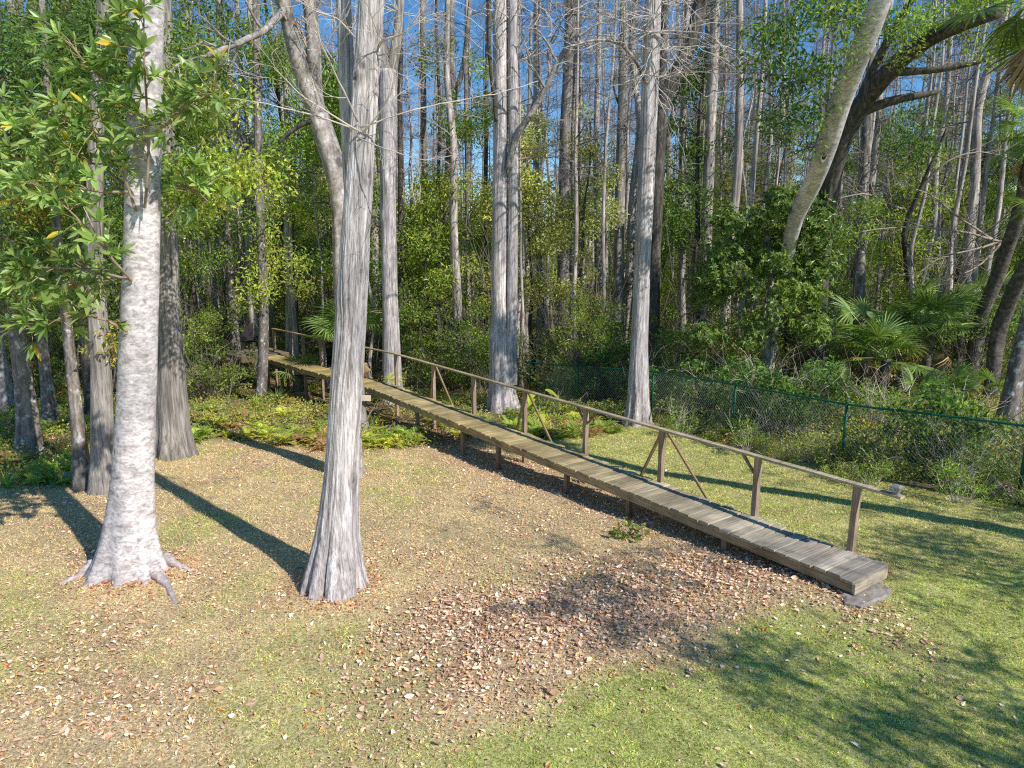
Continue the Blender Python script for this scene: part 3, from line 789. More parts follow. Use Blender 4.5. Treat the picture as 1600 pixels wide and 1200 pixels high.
for pl, r in (([(562, 205, -.2), (520, 180, -.5), (470, 150, -.7), (425, 105, -.9)], .012),
              ([(562, 205, -.2), (530, 190, -.4), (480, 172, -.6), (400, 160, -.7), (330, 150, -.6)], .011),
              ([(558, 190, -.2), (530, 130, -.5), (500, 70, -.7), (485, 0, -.8)], .013),
              ([(565, 210, -.2), (585, 190, -.3), (605, 160, -.4), (618, 90, -.5)], .014),
              ([(565, 200, -.2), (600, 185, -.3), (680, 165, -.3), (760, 150, 0), (845, 128, .3)], .010),
              ([(590, 75, 0), (600, 62, -.2), (630, 55, -.3), (665, 30, -.4)], .020),
              ([(560, 215, -.2), (600, 230, -.5), (660, 250, -.6), (720, 240, -.6)], .008),
              ([(555, 60, -.2), (530, 30, -.4), (490, 15, -.7), (440, -20, -.9)], .012),
              ([(573, 90, 0), (600, 86, -.1), (640, 84, -.2)], .013)):
    px_branch(pl, Y0, b, r, .004, TWIG, t2, rg, 5, .7, (1, .97, .93), depth=1)

# forked oak behind it
b = base_at(546, 14.6)
t3 = thing('oak_tree', 'leaning forked grey oak limbs rising behind the left side of the silvery cypress trunk', 'tree', b)
Y0 = 14.6
def trunk_px(root, pl, mat, b, name='trunk', n=20, step=.15, **kw):
    """pl: (px, py, Y, diameter in photo pixels)"""
    P = np.array([at(q[0], q[1], q[2]) for q in pl]) - b
    mb = MB(); trunk(mb, P, [q[3] * q[2] / FPX / 2 for q in pl], n, step, **kw); return mb.obj(name, mat, root, True)
bx, by = 546, None
mb = MB()
P = [b - [0, 0, .2], b + [0, 0, .05]] + [at(545, 600, Y0), at(537, 430, Y0), at(532, 280, Y0), at(510, 225, Y0), at(497, 180, Y0)]
trunk(mb, rel(P, b), [.34, .30, .22, .21, .21, .22, .20], 24, .1, flute=.2, k=6, seed=2, rough=.08, groove=.06); mb.obj('trunk', B_PALE, t3, True)
for pl in ([(499, 190, Y0, 26), (488, 150, Y0, 24), (492, 60, Y0, 21), (478, -20, Y0, 19), (470, -250, Y0, 14)], [(498, 185, Y0, 27), (472, 120, Y0 - .2, 24), (448, 30, Y0 - .4, 21), (436, -40, Y0 - .5, 19), (400, -200, Y0 - .6, 14)]):
    trunk_px(t3, pl, B_PALE, b, 'limb', 16, .1, seed=len(pl), rough=.08, groove=.05, dark=1)
px_branch([(492, 188), (470, 196), (448, 212), (436, 225)], Y0 - .1, b, .055, .03, B_OAK, t3, rg, 2, .5)
px_branch([(448, 10, -.4), (420, 50, -1.0), (370, 70, -1.6), (325, 88, -2.0)], Y0, b, .07, .045, B_PALE, t3, rg, 5, 1.1)
for k in range(6):
    px_branch([(485, rg.uniform(-20, 150)), (485 + rg.uniform(-100, 60), rg.uniform(-60, 80), rg.uniform(-1, 1)), (485 + rg.uniform(-190, 90), rg.uniform(-60, 150), rg.uniform(-2, 1))], Y0, b, .02, .006, TWIG, t3, rg, 6, 1.1, (.85, .8, .75), depth=1)

b = base_at(566, 19.2)
sn = thing('tree_snag', 'brown dead snag with a board nailed on, hidden behind the silvery cypress by the boardwalk', 'tree', b)
mb = MB(); trunk(mb, [(0, 0, -.2), (0, 0, 0), (-.02, 0, .6), (-.05, 0, 2.2)], [.24, .22, .15, .13], 24, .08, seed=3, flute=.3, k=6, groove=.08); mb.obj('trunk', B_CYP2, sn, True)
mb = MB(); q_ = at(570, 622, 19.0) - b; box(mb, q_, (.165, 0, 0), (0, .045, 0), (0, 0, .075), (1.6, 1.5, 1.4)); mb.obj('board', W_L, sn)

# trees with hand placed trunks: (label, mat, base px, Y, [(px,py,dia)...], flare, seed, leaning)
def tree(name, label, mat, px, Y, pl, flute=.3, k=8, fh=.6, seed=0, groove=.08, n=24, step=.12, flare=1.7, rough=.05, group=None, cat='tree', dY=0, dark=.7, dia0=None):
    b = base_at(px, Y)
    root = thing(name, label, cat, b, group)
    d0 = (dia0 or pl[0][2]) * Y / FPX / 2
    P = [b - [0, 0, .25], b + [0, 0, .0]]; r = [d0 * flare * 1.05, d0 * flare]
    d1 = P[1] + (at(pl[0][0], pl[0][1], Y) - b) * .0
    P.append(b + (at(pl[0][0], pl[0][1], Y) - b) * min(1., .7 / max(.7, np.linalg.norm(at(pl[0][0], pl[0][1], Y) - b)))); r.append(d0 * (1 + (flare - 1) * .4))
    for q in pl:
        yy = Y + (q[3] if len(q) > 3 else 0)
        P.append(at(q[0], q[1], yy)); r.append(q[2] * yy / FPX / 2)
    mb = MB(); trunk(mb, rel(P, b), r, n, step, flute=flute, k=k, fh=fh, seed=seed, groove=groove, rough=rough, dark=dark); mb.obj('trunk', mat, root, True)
    return root, b
def twig_burst(root, b, pts, mat, rg, n=5, L=1.6, r=.018, c=(1, 1, 1), depth=2, kids=4, up=.02, name='branches', flat=.35):
    mb = MB()
    for (px, py, Y) in pts:
        p = at(px, py, Y) - b
        for _ in range(n + 3):
            d = rg.normal(size=3) * np.array([1, .8, flat]); twigs(mb, p, d, L * rg.uniform(.6, 1.2), r, rg, depth, kids, c, .2, up)
    return mb.obj(name, mat, root)

rg = np.random.default_rng(31)
r_, b_ = tree('cypress_tree', 'broad based grey cypress standing behind the pale magnolia trunk, left', B_CYP2, 272, 16.4, [(266, 560, 40), (263, 480, 34), (258, 330, 31), (255, 150, 29), (250, -100, 26)], .42, 9, .8, 14, flare=1.6, n=60, step=.06)
r_, b_ = tree('cypress_tree', 'forked grey cypress behind the boardwalk, right of the silvery foreground trunk', B_CYP, 614, 24.5, [(609, 450, 24), (606, 300, 23), (606, 180, 27), (606, 110, 26)], .3, 8, .8, 15, n=30)
for pl in ([(604, 125, 24.5, 20), (592, 60, 24.5, 17), (584, 0, 24.5, 15), (575, -200, 24.5, 11)], [(609, 125, 24.5, 18), (621, 60, 24.5, 14), (626, 0, 24.5, 12), (632, -200, 24.5, 9)]):
    trunk_px(r_, pl, B_CYP2, b_, 'limb', 14, .15, seed=3, groove=.06, dark=1)
twig_burst(r_, b_, [(625, 20, 24.5), (590, 40, 24.5)], TWIG, rg, 4, 1.8, .02)
# twin trunked cypress
r_, b_ = tree('cypress_tree', 'tall twin trunked grey cypress with a ribbed base directly behind the handrail, centre', B_CYP, 786, 22.6, [(781, 540, 32), (780, 480, 26), (781, 350, 23), (782, 200, 22), (782, 60, 21), (782, -120, 20), (784, -400, 15)], .42, 9, 1.0, 16, n=70, step=.06, flare=1.55)
trunk_px(r_, [(797, 600, 22.5, 22), (800, 480, 22.5, 17), (802, 320, 22.5, 15), (802, 150, 22.5, 15), (801, 0, 22.5, 14), (801, -300, 22.5, 11)], B_CYP, b_, 'stem', 30, .1, seed=4, groove=.1, dark=1)
px_branch([(795, 265, -.3), (802, 215, -.4), (830, 180, -.5), (856, 135, -.6), (876, 85, -.7), (900, 60, -.8)], 22.6, b_, .11, .07, B_PALE, r_, rg, 6, 1.8)
px_branch([(776, 190, -.35), (771, 140, -.4), (765, 80, -.4), (767, 0, -.4), (768, -100, -.4)], 22.6, b_, .07, .06, B_OAK, r_, rg, 0)
px_branch([(797, 252, .1), (825, 246, 0), (848, 243, 0)], 22.6, b_, .05, .02, TWIG, r_, rg, 0, c=(.9, .7, .5))
twig_burst(r_, b_, [(797, 30, 22.6), (800, 90, 22.8), (790, -30, 22.6)], TWIG, rg, 4, 2.2, .022)
r_, b_ = tree('cypress_tree', 'upright grey brown cypress with twiggy top, second right of the twin trunked cypress', B_CYP2, 879, 36, [(880, 480, 21), (882, 350, 19), (884, 200, 18), (890, 100, 18), (893, 0, 17), (896, -250, 13)], .3, 7, .8, 17, n=26)
twig_burst(r_, b_, [(892, 60, 36), (893, 20, 36), (890, 110, 36), (893, -30, 36)], TWIG, rg, 7, 2.8, .03)
px_branch([(893, 80), (915, 65), (945, 60), (985, 68)], 36, b_, .1, .04, B_BG, r_, rg, 5, 2.2)
r_, b_ = tree('cypress_tree', 'slim straight grey trunk close behind the right of the twiggy cypress, centre', B_BG, 897, 38, [(896, 400, 11), (897, 200, 10), (899, 0, 9), (902, -250, 7)], .3, 7, .6, 18, n=14)
r_, b_ = tree('cypress_tree', 'thin brown straight trunk between the twiggy cypress and the lone smooth trunk', B_BG, 912, 37, [(909, 400, 9), (905, 200, 9), (903, 0, 8), (902, -250, 6)], .3, 7, .6, 19, n=14)
r_, b_ = tree('cypress_tree', 'smooth pale straight trunk left of the leaning trunk by the fence, centre right', B_CYP2, 966, 33, [(966, 480, 17), (969, 300, 15), (973, 150, 14), (975, 0, 12), (977, -250, 9)], .25, 7, .6, 20, n=22)
px_branch([(970, 170), (962, 155), (957, 130), (957, 90)], 33, b_, .06, .03, B_OAK, r_, rg, 3, 1.2)
twig_burst(r_, b_, [(975, 30, 33), (975, -30, 33)], TWIG, rg, 5, 2., .022)
r_, b_ = tree('cypress_tree', 'stout grey cypress with flared base at the end of the lawn, right of the boardwalk', B_CYP, 996, 19.9, [(999, 540, 27), (1003, 430, 24), (1009, 300, 25), (1014, 180, 25), (1019, 50, 24), (1022, -60, 22), (1026, -350, 15)], .38, 8, .9, 21, n=60, step=.07, flare=1.6)
twig_burst(r_, b_, [(1016, 120, 19.8), (1018, 80, 19.8), (1019, 30, 19.8), (1021, -20, 19.8), (1018, 50, 19.6)], TWIG, rg, 9, 2.0, .018, depth=2, kids=4)
px_branch([(1010, 130, -.2), (985, 75, -.5), (950, 58, -.8), (915, 65, -1), (880, 75, -1.2)], 19.9, b_, .05, .02, B_PALE, r_, rg, 6, 1.2)
r_, b_ = tree('oak_tree', 'dark barked tree hidden behind the stout flared cypress, with a thick limb slanting right', B_OAK, 1016, 26, [(1022, 400, 20), (1028, 250, 20), (1036, 150, 19)], .2, 6, .5, 22, n=20)
trunk_px(r_, [(1032, 170, 26, 22), (1052, 115, 26, 24), (1075, 85, 26, 22), (1088, 40, 26, 20), (1098, -20, 26, 18), (1110, -200, 26, 14)], B_OAK, b_, 'limb', 16, .15, seed=5, groove=.06, dark=1)
trunk_px(r_, [(1033, 170, 26, 14), (1036, 90, 26, 12), (1040, 0, 26, 10), (1045, -200, 26, 8)], B_OAK, b_, 'limb', 12, .2, seed=6, groove=.06, dark=1)
twig_burst(r_, b_, [(1080, 60, 26), (1060, 110, 26), (1092, 10, 26)], TWIGD, rg, 5, 1.8, .022)
r_, b_ = tree('cypress_tree', 'grey trunk between the dark slanting limb and the glossy green bay tree, right', B_BG, 1098, 31, [(1100, 480, 18), (1106, 300, 16), (1112, 150, 16), (1119, 0, 14), (1127, -250, 11)], .25, 7, .6, 23, n=20)
twig_burst(r_, b_, [(1116, 60, 31), (1118, 10, 31), (1110, 180, 31)], TWIGD, rg, 6, 2.4, .024)
r_, b_ = tree('cypress_tree', 'slender brown vine wrapped trunk just left of the grey trunk by the bay tree', B_BG, 1066, 34, [(1066, 400, 11), (1067, 250, 11), (1071, 100, 10), (1075, 0, 9), (1080, -250, 7)], .25, 7, .6, 24, n=16, rough=.14)
r_, b_ = tree('cypress_tree', 'pale flared cypress base standing in brush beyond the handrail, centre', B_BG, 845, 38, [(845, 470, 11), (841, 380, 10), (838, 280, 10), (838, 0, 8), (838, -250, 6)], .5, 7, .9, 25, n=22, flare=2.4)
r_, b_ = tree('cypress_tree', 'mottled slim trunk with flared base left of the twin trunked cypress', B_LICH, 709, 36, [(710, 450, 11), (708, 300, 10), (706, 150, 9), (705, 0, 8), (704, -250, 6)], .4, 7, .8, 26, n=18, flare=2.)
r_, b_ = tree('hardwood_tree', 'thin grey lichen spotted trunk in the gap right of the forked cypress', B_LICH, 666, 33, [(665, 480, 10), (664, 300, 9), (662, 150, 8), (660, 0, 8), (660, -250, 6)], .3, 7, .6, 27, n=16)
r_, b_ = tree('hardwood_tree', 'thin blackish crooked sapling trunk right of the lichen spotted trunk', B_OAK, 686, 30, [(684, 460, 7), (688, 400, 7), (684, 300, 6), (688, 180, 5), (682, 50, 4), (680, -100, 3)], .2, 6, .4, 28, n=12, rough=.1)
r_, b_ = tree('hardwood_tree', 'straight grey pole like trunk midway between mottled flared trunk and twin cypress', B_BG, 732, 37, [(732, 450, 8), (731, 300, 8), (729, 150, 8), (730, 0, 7), (731, -250, 6)], .3, 7, .6, 29, n=14)
r_, b_ = tree('hardwood_tree', 'dark thin trunk immediately left of the twin trunked cypress', B_OAK, 759, 32, [(759, 450, 6), (759, 300, 6), (760, 150, 6), (762, 0, 5), (763, -250, 4)], .3, 7, .6, 30, n=12)
r_, b_ = tree('hardwood_tree', 'dark slim trunk close on the right side of the forked grey cypress', B_OAK, 626, 29, [(626, 450, 8), (626, 300, 8), (625, 150, 7), (628, 0, 6), (630, -250, 5)], .3, 7, .6, 31, n=12)
r_, b_ = tree('hardwood_tree', 'lichen whitened leaning trunk touching the far end of the boardwalk', B_LICH, 408, 24.8, [(411, 560, 16), (413, 480, 14), (407, 350, 13), (403, 200, 12), (400, 0, 10), (398, -200, 8)], .2, 6, .5, 32, n=20, flare=1.1)
r_, b_ = tree('hardwood_tree', 'dark mottled trunk behind the adirondack chair', B_LICH, 372, 30.5, [(367, 520, 13), (360, 420, 12), (352, 350, 11), (346, 250, 10), (342, 0, 8), (340, -250, 6)], .2, 6, .5, 33, n=18)
# left edge trunks with leafy crowns
def crown(root, b, clumps, cols, rg, L=.10, dens=200, mat=LEAF, name='crown', flat=.75, wr=.42, extra=None):
    mb = MB()
    for q in clumps:
        px, py, Y, r = q[:4]
        c = np.asarray(q[4] if len(q) > 4 else cols) * rg.uniform(.7, 1.3)
        p = at(px, py, Y) - b
        rleaves(mb, p, r, int(dens * r * r * rg.uniform(.8, 1.2)), L, c, rg, flat, wr)
        for _ in range(3):
            d = nrm(rg.normal(size=3)); sticks(mb, [p - d * r * .8 + [0, 0, -.2]], [p + d * r * .6], .010, .004, np.array([.16, .12, .09]))
    if extra is not None and len(extra): rleaves(mb, *extra)
    return mb.obj(name, mat, root)
def cl(rg, n, x0, x1, y0, y1, Y0, Y1, r0=.5, r1=1., col=None):
    o = []
    for _ in range(n):
        q = [rg.uniform(x0, x1), rg.uniform(y0, y1), rg.uniform(Y0, Y1), rg.uniform(r0, r1)]
        if col is not None: q.append(col)
        o.append(tuple(q))
    return o
rg = np.random.default_rng(41)
r_, b_ = tree('bay_tree', 'leafy tree with straight grey brown trunk just left of the pale magnolia trunk', B_CYP2, 162, 13.4, [(158, 560, 28), (152, 480, 26), (148, 350, 24), (150, 200, 21), (160, 50, 17), (165, -150, 12)], .3, 7, .6, 34, n=36, step=.08)
crown(r_, b_, cl(rg, 16, 60, 330, 60, 330, 12.6, 15, .45, .8, G_MID) + cl(rg, 12, 250, 410, 130, 330, 13, 15.5, .4, .75, G_YEL) + cl(rg, 5, 20, 200, 380, 500, 12.8, 14, .35, .6, G_DRK) + cl(rg, 3, 150, 190, 490, 570, 13., 13.6, .25, .4, np.concatenate([G_YEL, ORG])), G_MID, rg, .12, 700)
r_, b_ = tree('bay_tree', 'thin pale spotted trunk leaning left, in front of the straight grey brown trunk', B_LICH, 131, 13.6, [(120, 650, 19), (112, 580, 17), (104, 500, 15), (92, 400, 13), (80, 250, 11), (70, 80, 9), (60, -80, 6)], .25, 6, .5, 35, n=30, step=.08)
crown(r_, b_, cl(rg, 14, -40, 200, 30, 300, 12.8, 15, .45, .8, G_DRK) + cl(rg, 6, -30, 80, 180, 340, 13, 14.5, .4, .6, np.concatenate([G_YEL, ORG])) + cl(rg, 10, -30, 190, 300, 470, 13., 15, .45, .8, G_MID), G_MID, rg, .12, 700)
r_, b_ = tree('bay_tree', 'dark trunk splashed with white lichen leaning left at the left edge of the photo', B_LICH, 48, 16.6, [(38, 600, 26), (28, 540, 24), (15, 400, 21), (5, 250, 18), (-5, 80, 14), (-10, -100, 10)], .25, 6, .5, 36, n=30, step=.09)
crown(r_, b_, cl(rg, 26, -80, 190, 0, 430, 15.5, 18.5, .55, 1.0, G_DRK) + cl(rg, 8, -60, 150, 330, 520, 16, 18, .5, .8, G_MID), G_MID, rg, .125, 600)
r_, b_ = tree('bay_tree', 'slim spotted trunk leaning left between the two leftmost lichen trunks', B_LICH, 80, 19.5, [(72, 590, 17), (64, 520, 15), (50, 400, 13), (40, 200, 11), (30, 0, 9), (25, -150, 6)], .25, 6, .5, 37, n=24, step=.1)
crown(r_, b_, cl(rg, 28, -60, 300, -20, 330, 18, 22, .6, 1.2, G_MID), G_MID, rg, .14, 450)
r_, b_ = tree('hardwood_tree', 'pale double limbed trunk slanting up to the right in the upper left corner', B_PALE, 12, 23, [(-30, 400, 18), (0, 200, 18), (40, 60, 18), (75, -60, 16), (120, -250, 12)], .25, 6, .5, 38, n=20, step=.15)
trunk_px(r_, [(28, 105, 23, 15), (20, 30, 23, 14), (10, -60, 23, 12)], B_PALE, b_, 'limb', 12, .2, seed=5, dark=1)
r_, b_ = tree('hardwood_tree', 'dark upright trunk behind the magnolia leaf sprays near the upper left', B_OAK, 148, 20.5, [(120, 400, 17), (105, 200, 17), (102, 0, 15), (100, -250, 11)], .25, 6, .5, 39, n=18, step=.2)
crown(r_, b_, cl(rg, 14, 20, 330, -30, 220, 19, 22, .6, 1.1, G_DRK), G_DRK, rg, .14, 420)
r_, b_ = tree('hardwood_tree', 'brown trunk behind the yellow green leaves between the magnolia and the silvery cypress', B_BG, 424, 33, [(421, 470, 13), (412, 350, 13), (402, 230, 13), (396, 100, 12), (391, -30, 11), (388, -250, 9)], .25, 6, .5, 40, n=18, step=.2)
crown(r_, b_, cl(rg, 13, 290, 440, 10, 220, 24, 29, .6, 1.2, G_MID) + cl(rg, 8, 370, 480, 390, 480, 24, 28, .5, .9, G_YEL) + cl(rg, 6, 280, 400, 300, 420, 22, 27, .5, .9, G_MID), G_MID, rg, .15, 420)
r_, b_ = tree('hardwood_tree', 'slender trunk with bright leaf tufts left of the forked oak limbs', B_BG, 452, 30, [(452, 420, 10), (450, 250, 10), (447, 100, 9), (446, 0, 8), (446, -200, 6)], .25, 6, .5, 41, n=14, step=.2)
crown(r_, b_, cl(rg, 8, 400, 500, 280, 420, 27, 31, .5, 1.0, G_YEL) + cl(rg, 10, 380, 520, 180, 330, 27, 32, .5, 1.1, G_MID), G_MID, rg, .15, 380)
# red maples / bays with foliage in the centre gap
r_, b_ = tree('bay_tree', 'tree with a dark leafy clump overhead, between forked cypress and twin cypress', B_LICH, 690, 31, [(694, 400, 9), (700, 250, 9), (705, 170, 9), (726, 100, 8), (735, 0, 6)], .25, 6, .5, 42, n=14, step=.2)
crown(r_, b_, cl(rg, 14, 660, 765, 70, 215, 28, 32, .5, 1.0, G_MID) + cl(rg, 13, 620, 765, 270, 350, 28, 31, .45, .9, G_YEL) + cl(rg, 12, 620, 765, 340, 470, 27, 32, .5, .9, G_MID), G_MID, rg, .15, 420)
r_, b_ = tree('bay_tree', 'thin leafy sapling behind the right side of the twin trunked cypress', B_BG, 822, 33, [(824, 400, 7), (826, 250, 6), (828, 100, 5), (830, 20, 4)], .25, 6, .5, 43, n=12, step=.2)
crown(r_, b_, cl(rg, 6, 805, 850, 180, 300, 31, 34, .45, .8, G_MID) + cl(rg, 6, 805, 870, 330, 440, 30, 34, .4, .8, G_OLI), G_MID, rg, .15, 380)
r_, b_ = tree('bay_tree', 'wispy leafy tree behind and between the smooth pale trunk and the twiggy cypress', B_BG, 938, 36, [(934, 400, 10), (931, 250, 9), (934, 120, 8), (938, 0, 6), (940, -200, 5)], .25, 6, .5, 44, n=12, step=.2)
crown(r_, b_, cl(rg, 7, 912, 965, 200, 330, 34, 38, .5, .9, G_OLI) + cl(rg, 9, 905, 1000, 330, 470, 33, 38, .5, 1.0, G_MID), G_MID, rg, .15, 360)

# ------------------------------------------------------------------ right-hand group
rg = np.random.default_rng(51)
r_, b_ = tree('bay_tree', 'dense dark green bay with glossy leaves just behind the fence, right of centre', B_PALE, 1192, 21.5, [(1200, 540, 12), (1205, 450, 11), (1200, 380, 9), (1190, 320, 6)], .2, 6, .4, 45, n=16)
clb = cl(rg, 30, 1120, 1290, 300, 420, 20, 22.5, .5, .85, (G_DRK + G_MID) / 2) + cl(rg, 26, 1095, 1295, 400, 540, 20, 22.5, .5, .8, (G_DRK + G_MID) / 2) + cl(rg, 8, 1190, 1300, 440, 580, 19.6, 21, .4, .6, G_MID)
fo = MB()
for (px, py, Y, r, c) in clb:
    for q in range(int(46 * r / .6)):
        d = nrm(rg.normal(size=3)); e = at(px, py, Y) - b_ + d * r * rg.uniform(.3, 1) * [1, 1, .8]
        n = 8; t = rg.uniform(0, 6.28) + np.arange(n) * 2.399; ax = nrm(d + np.array([.2, -.3, .5]))
        u = nrm(np.cross(ax, [.3, .5, .8])); v = np.cross(ax, u)
        A = ax * .45 + np.cos(t)[:, None] * u + np.sin(t)[:, None] * v + rg.normal(size=(n, 3)) * .2
        l = rg.uniform(.11, .19, n)
        leaves(fo, np.repeat(e[None], n, 0), A, np.repeat(ax[None], n, 0) + rg.normal(size=(n, 3)) * .2, l, l * .36, c[rg.integers(0, 4, n)] * rg.uniform(.7, 1.3, (n, 1)))
fo.obj('crown', GLOSS, r_)
# leaning pale trunk
b = base_at(1192, 24)
r_ = thing('hardwood_tree', 'pale smooth trunk leaning strongly right with a knot hole, rising behind the glossy bay', 'tree', b)
pl = [(1192, 640, 24, 20), (1198, 600, 24, 20), (1210, 500, 23, 20), (1225, 420, 21.5, 23), (1242, 340, 20, 28), (1268, 290, 19, 33), (1288, 240, 18, 36), (1316, 150, 17, 38), (1345, 80, 16.2, 39), (1376, 0, 15.5, 38), (1410, -100, 15, 34), (1440, -250, 14.5, 28)]
P = np.array([at(q[0], q[1], q[2]) for q in pl]); P[0] = b - [0, 0, .2]
mb = MB(); trunk(mb, P - b, [q[3] * .82 * q[2] / FPX / 2 for q in pl], 40, .06, seed=6, rough=.06, dark=.8); mb.obj('trunk', B_MAG, r_, True)
kp = at(1287, 245, 17.78) - b
mb = MB()
a_ = np.linspace(0, 2 * math.pi, 18, endpoint=False)
kx = nrm(np.array([1, .3, .0])); kz = nrm(np.array([.25, 0, 1.])); kn = np.array([0, -1., .1])
rings = [(1.0, -.03), (.82, .035), (.55, .03), (.35, -.02), (.12, -.05)]
V = np.concatenate([kp + np.cos(a_)[:, None] * kx * .11 * s_ + np.sin(a_)[:, None] * kz * .17 * s_ + kn * h_ for s_, h_ in rings])
F = np.concatenate([np.stack([r * 18 + np.arange(18), r * 18 + (np.arange(18) + 1) % 18, (r + 1) * 18 + (np.arange(18) + 1) % 18, (r + 1) * 18 + np.arange(18)], 1) for r in range(4)])
C = np.repeat(np.array([[.8] * 3, [.75] * 3, [.35] * 3, [.06] * 3, [.03] * 3]), 18, axis=0)
mb.add(V, F, C); mb.F.append(np.array([[4 * 18 + q for q in range(18)]])); mb.obj('knot_hole', B_PALE, r_, True)
crown(r_, b, cl(rg, 12, 1180, 1300, -20, 130, 15, 18, .4, .75, G_DRK) + cl(rg, 10, 1190, 1310, 100, 230, 16, 19, .35, .7, G_DRK) + cl(rg, 5, 1230, 1330, 0, 90, 14, 17, .4, .6, G_MID), G_DRK, rg, .13, 480)
# dark oak with long limb
b = base_at(1282, 23)
r_ = thing('oak_tree', 'dark oak leaning right with a long black limb, behind the pale leaning trunk', 'tree', b)
pl = [(1272, 600, 23, 24), (1277, 500, 23, 26), (1285, 380, 22.5, 26), (1300, 270, 22, 28), (1322, 200, 21.5, 29), (1352, 155, 21, 28), (1398, 100, 20, 26), (1440, 66, 19, 24), (1490, 42, 18, 20), (1560, 20, 17, 16)]
P = np.array([at(q[0], q[1], q[2]) for q in pl]); P[0] = b - [0, 0, .2]
mb = MB(); trunk(mb, P - b, [q[3] * q[2] / FPX / 2 for q in pl], 26, .1, seed=9, rough=.1, groove=.07); mb.obj('trunk', B_OAK, r_, True)
trunk_px(r_, [(1335, 180, 21.3, 17), (1368, 165, 21, 14), (1410, 152, 20.8, 12), (1448, 148, 20.7, 9), (1468, 143, 20.7, 5)], B_OAK, b, 'branch', 12, .1, seed=3, dark=1)
trunk_px(r_, [(1400, 112, 20, 13), (1440, 112, 19.6, 10), (1490, 106, 19.3, 9), (1545, 92, 19, 7)], B_OAK, b, 'branch', 12, .1, seed=4, dark=1)
trunk_px(r_, [(1340, 165, 21.2, 14), (1372, 90, 20.8, 12), (1400, 40, 20.4, 11), (1430, -10, 20, 9)], B_OAK, b, 'branch', 12, .1, seed=5, dark=1)
crown(r_, b, cl(rg, 17, 1390, 1550, -20, 95, 17, 20.5, .45, .8, G_MID) + cl(rg, 9, 1370, 1470, 165, 245, 20, 22.5, .4, .65, G_DRK) + cl(rg, 6, 1330, 1420, 0, 60, 18, 21, .4, .6, G_DRK) + cl(rg, 8, 1290, 1370, 300, 420, 22, 23.5, .4, .6, G_MID), G_MID, rg, .13, 480)
r_, b_ = tree('hardwood_tree', 'mottled upright trunk in the gap right of the dark leaning oak', B_LICH, 1345, 26, [(1342, 450, 17), (1346, 330, 16), (1352, 240, 15), (1360, 100, 12), (1368, -50, 9)], .25, 6, .5, 46, n=18)
r_, b_ = tree('hardwood_tree', 'grey trunk stub showing below the glossy bay tree, behind the fence', B_CYP2, 1284, 25, [(1283, 520, 17), (1281, 450, 16), (1283, 380, 14), (1290, 250, 12), (1300, 100, 10)], .3, 6, .5, 47, n=18)
b = base_at(1440, 27)
r_ = thing('hardwood_tree', 'half dead sapling with long pale bare branches hanging over the palmettos, right', 'tree', b)
mb = MB(); P = [b - [0, 0, .2], at(1425, 470, 26.5), at(1410, 360, 26), at(1440, 290, 25.5), at(1480, 200, 25)]
trunk(mb, rel(P, b), [.12, .11, .09, .07, .04], 10, .2, seed=7, rough=.1); mb.obj('trunk', B_OAK, r_, True)
for pl in ([(1565, 378, 0), (1500, 362, -.5), (1440, 356, -1), (1380, 358, -1.3), (1322, 368, -1.6)], [(1560, 378, 0), (1520, 390, -.5), (1470, 400, -.8), (1430, 430, -1)], [(1565, 380, 0), (1530, 420, -.4), (1480, 440, -.8)], [(1560, 380, 0), (1500, 340, -.5), (1450, 300, -.7), (1400, 290, -1)], [(1440, 290, .5), (1480, 250, 0), (1530, 235, 0), (1590, 250, .3)], [(1415, 330, 1), (1350, 300, 0), (1310, 310, -.3)]):
    px_branch(pl, 25, b, .045, .012, TWIG, r_, rg, 12, 1.5, (.62, .57, .52), depth=1)
# palms ---------------------------------------------------------------
def frond_mesh(rg, pet=.8, R_=.75, nseg=26, spread=2.3, cols=None, droop=.35, name='frond', mat=GLOSS):
    mb = MB()
    t = np.linspace(0, 1, 6)
    pp = np.stack([t * pet * .86, 0 * t, t * pet * .5 - .10 * t * t], 1)
    tube(mb, pp, np.linspace(.014, .008, 6), 5, cols[0] * 1.5, False)
    h = pp[-1]; fx = nrm(pp[-1] - pp[-2]); fy = np.array([0, 1., 0]); fz = np.cross(fx, fy)
    for q in range(nseg):
        a = (q / (nseg - 1) - .5) * 2 * spread
        d = fx * math.cos(a) + fy * math.sin(a) + fz * .10 * math.cos(2 * a)
        l = R_ * (1 - .22 * (abs(a) / spread) ** 2) * rg.uniform(.88, 1.08)
        sd_ = -fx * math.sin(a) + fy * math.cos(a)
        w0 = R_ * spread * 2 / nseg * .5
        V = []; dr = droop * rg.uniform(.6, 1.4)
        for k, wk in ((.03, .12), (.4, .95), (.72, .75), (1., .05)):
            c = h + d * l * k + np.array([0, 0, -1]) * l * dr * max(0, k - .3) ** 1.6
            ww = w0 * wk * (.42 if k > .03 else .42)
            V += [c - sd_ * ww + fz * ww * .5, c, c + sd_ * ww + fz * ww * .5]
        F = []
        for k in range(3): F += [[3 * k, 3 * k + 1, 3 * k + 4, 3 * k + 3], [3 * k + 1, 3 * k + 2, 3 * k + 5, 3 * k + 4]]
        mb.add(V, F, cols[rg.integers(0, len(cols))] * rg.uniform(.75, 1.3))
    return mb.mesh(name, mat)
rg = np.random.default_rng(61)
PG = np.array([[.13, .20, .045], [.18, .25, .06], [.26, .33, .09], [.10, .16, .04]])
PB = np.array([[.30, .22, .12], [.38, .29, .16], [.22, .15, .08]])
PY = np.array([[.36, .34, .10], [.42, .38, .14], [.30, .30, .09]])
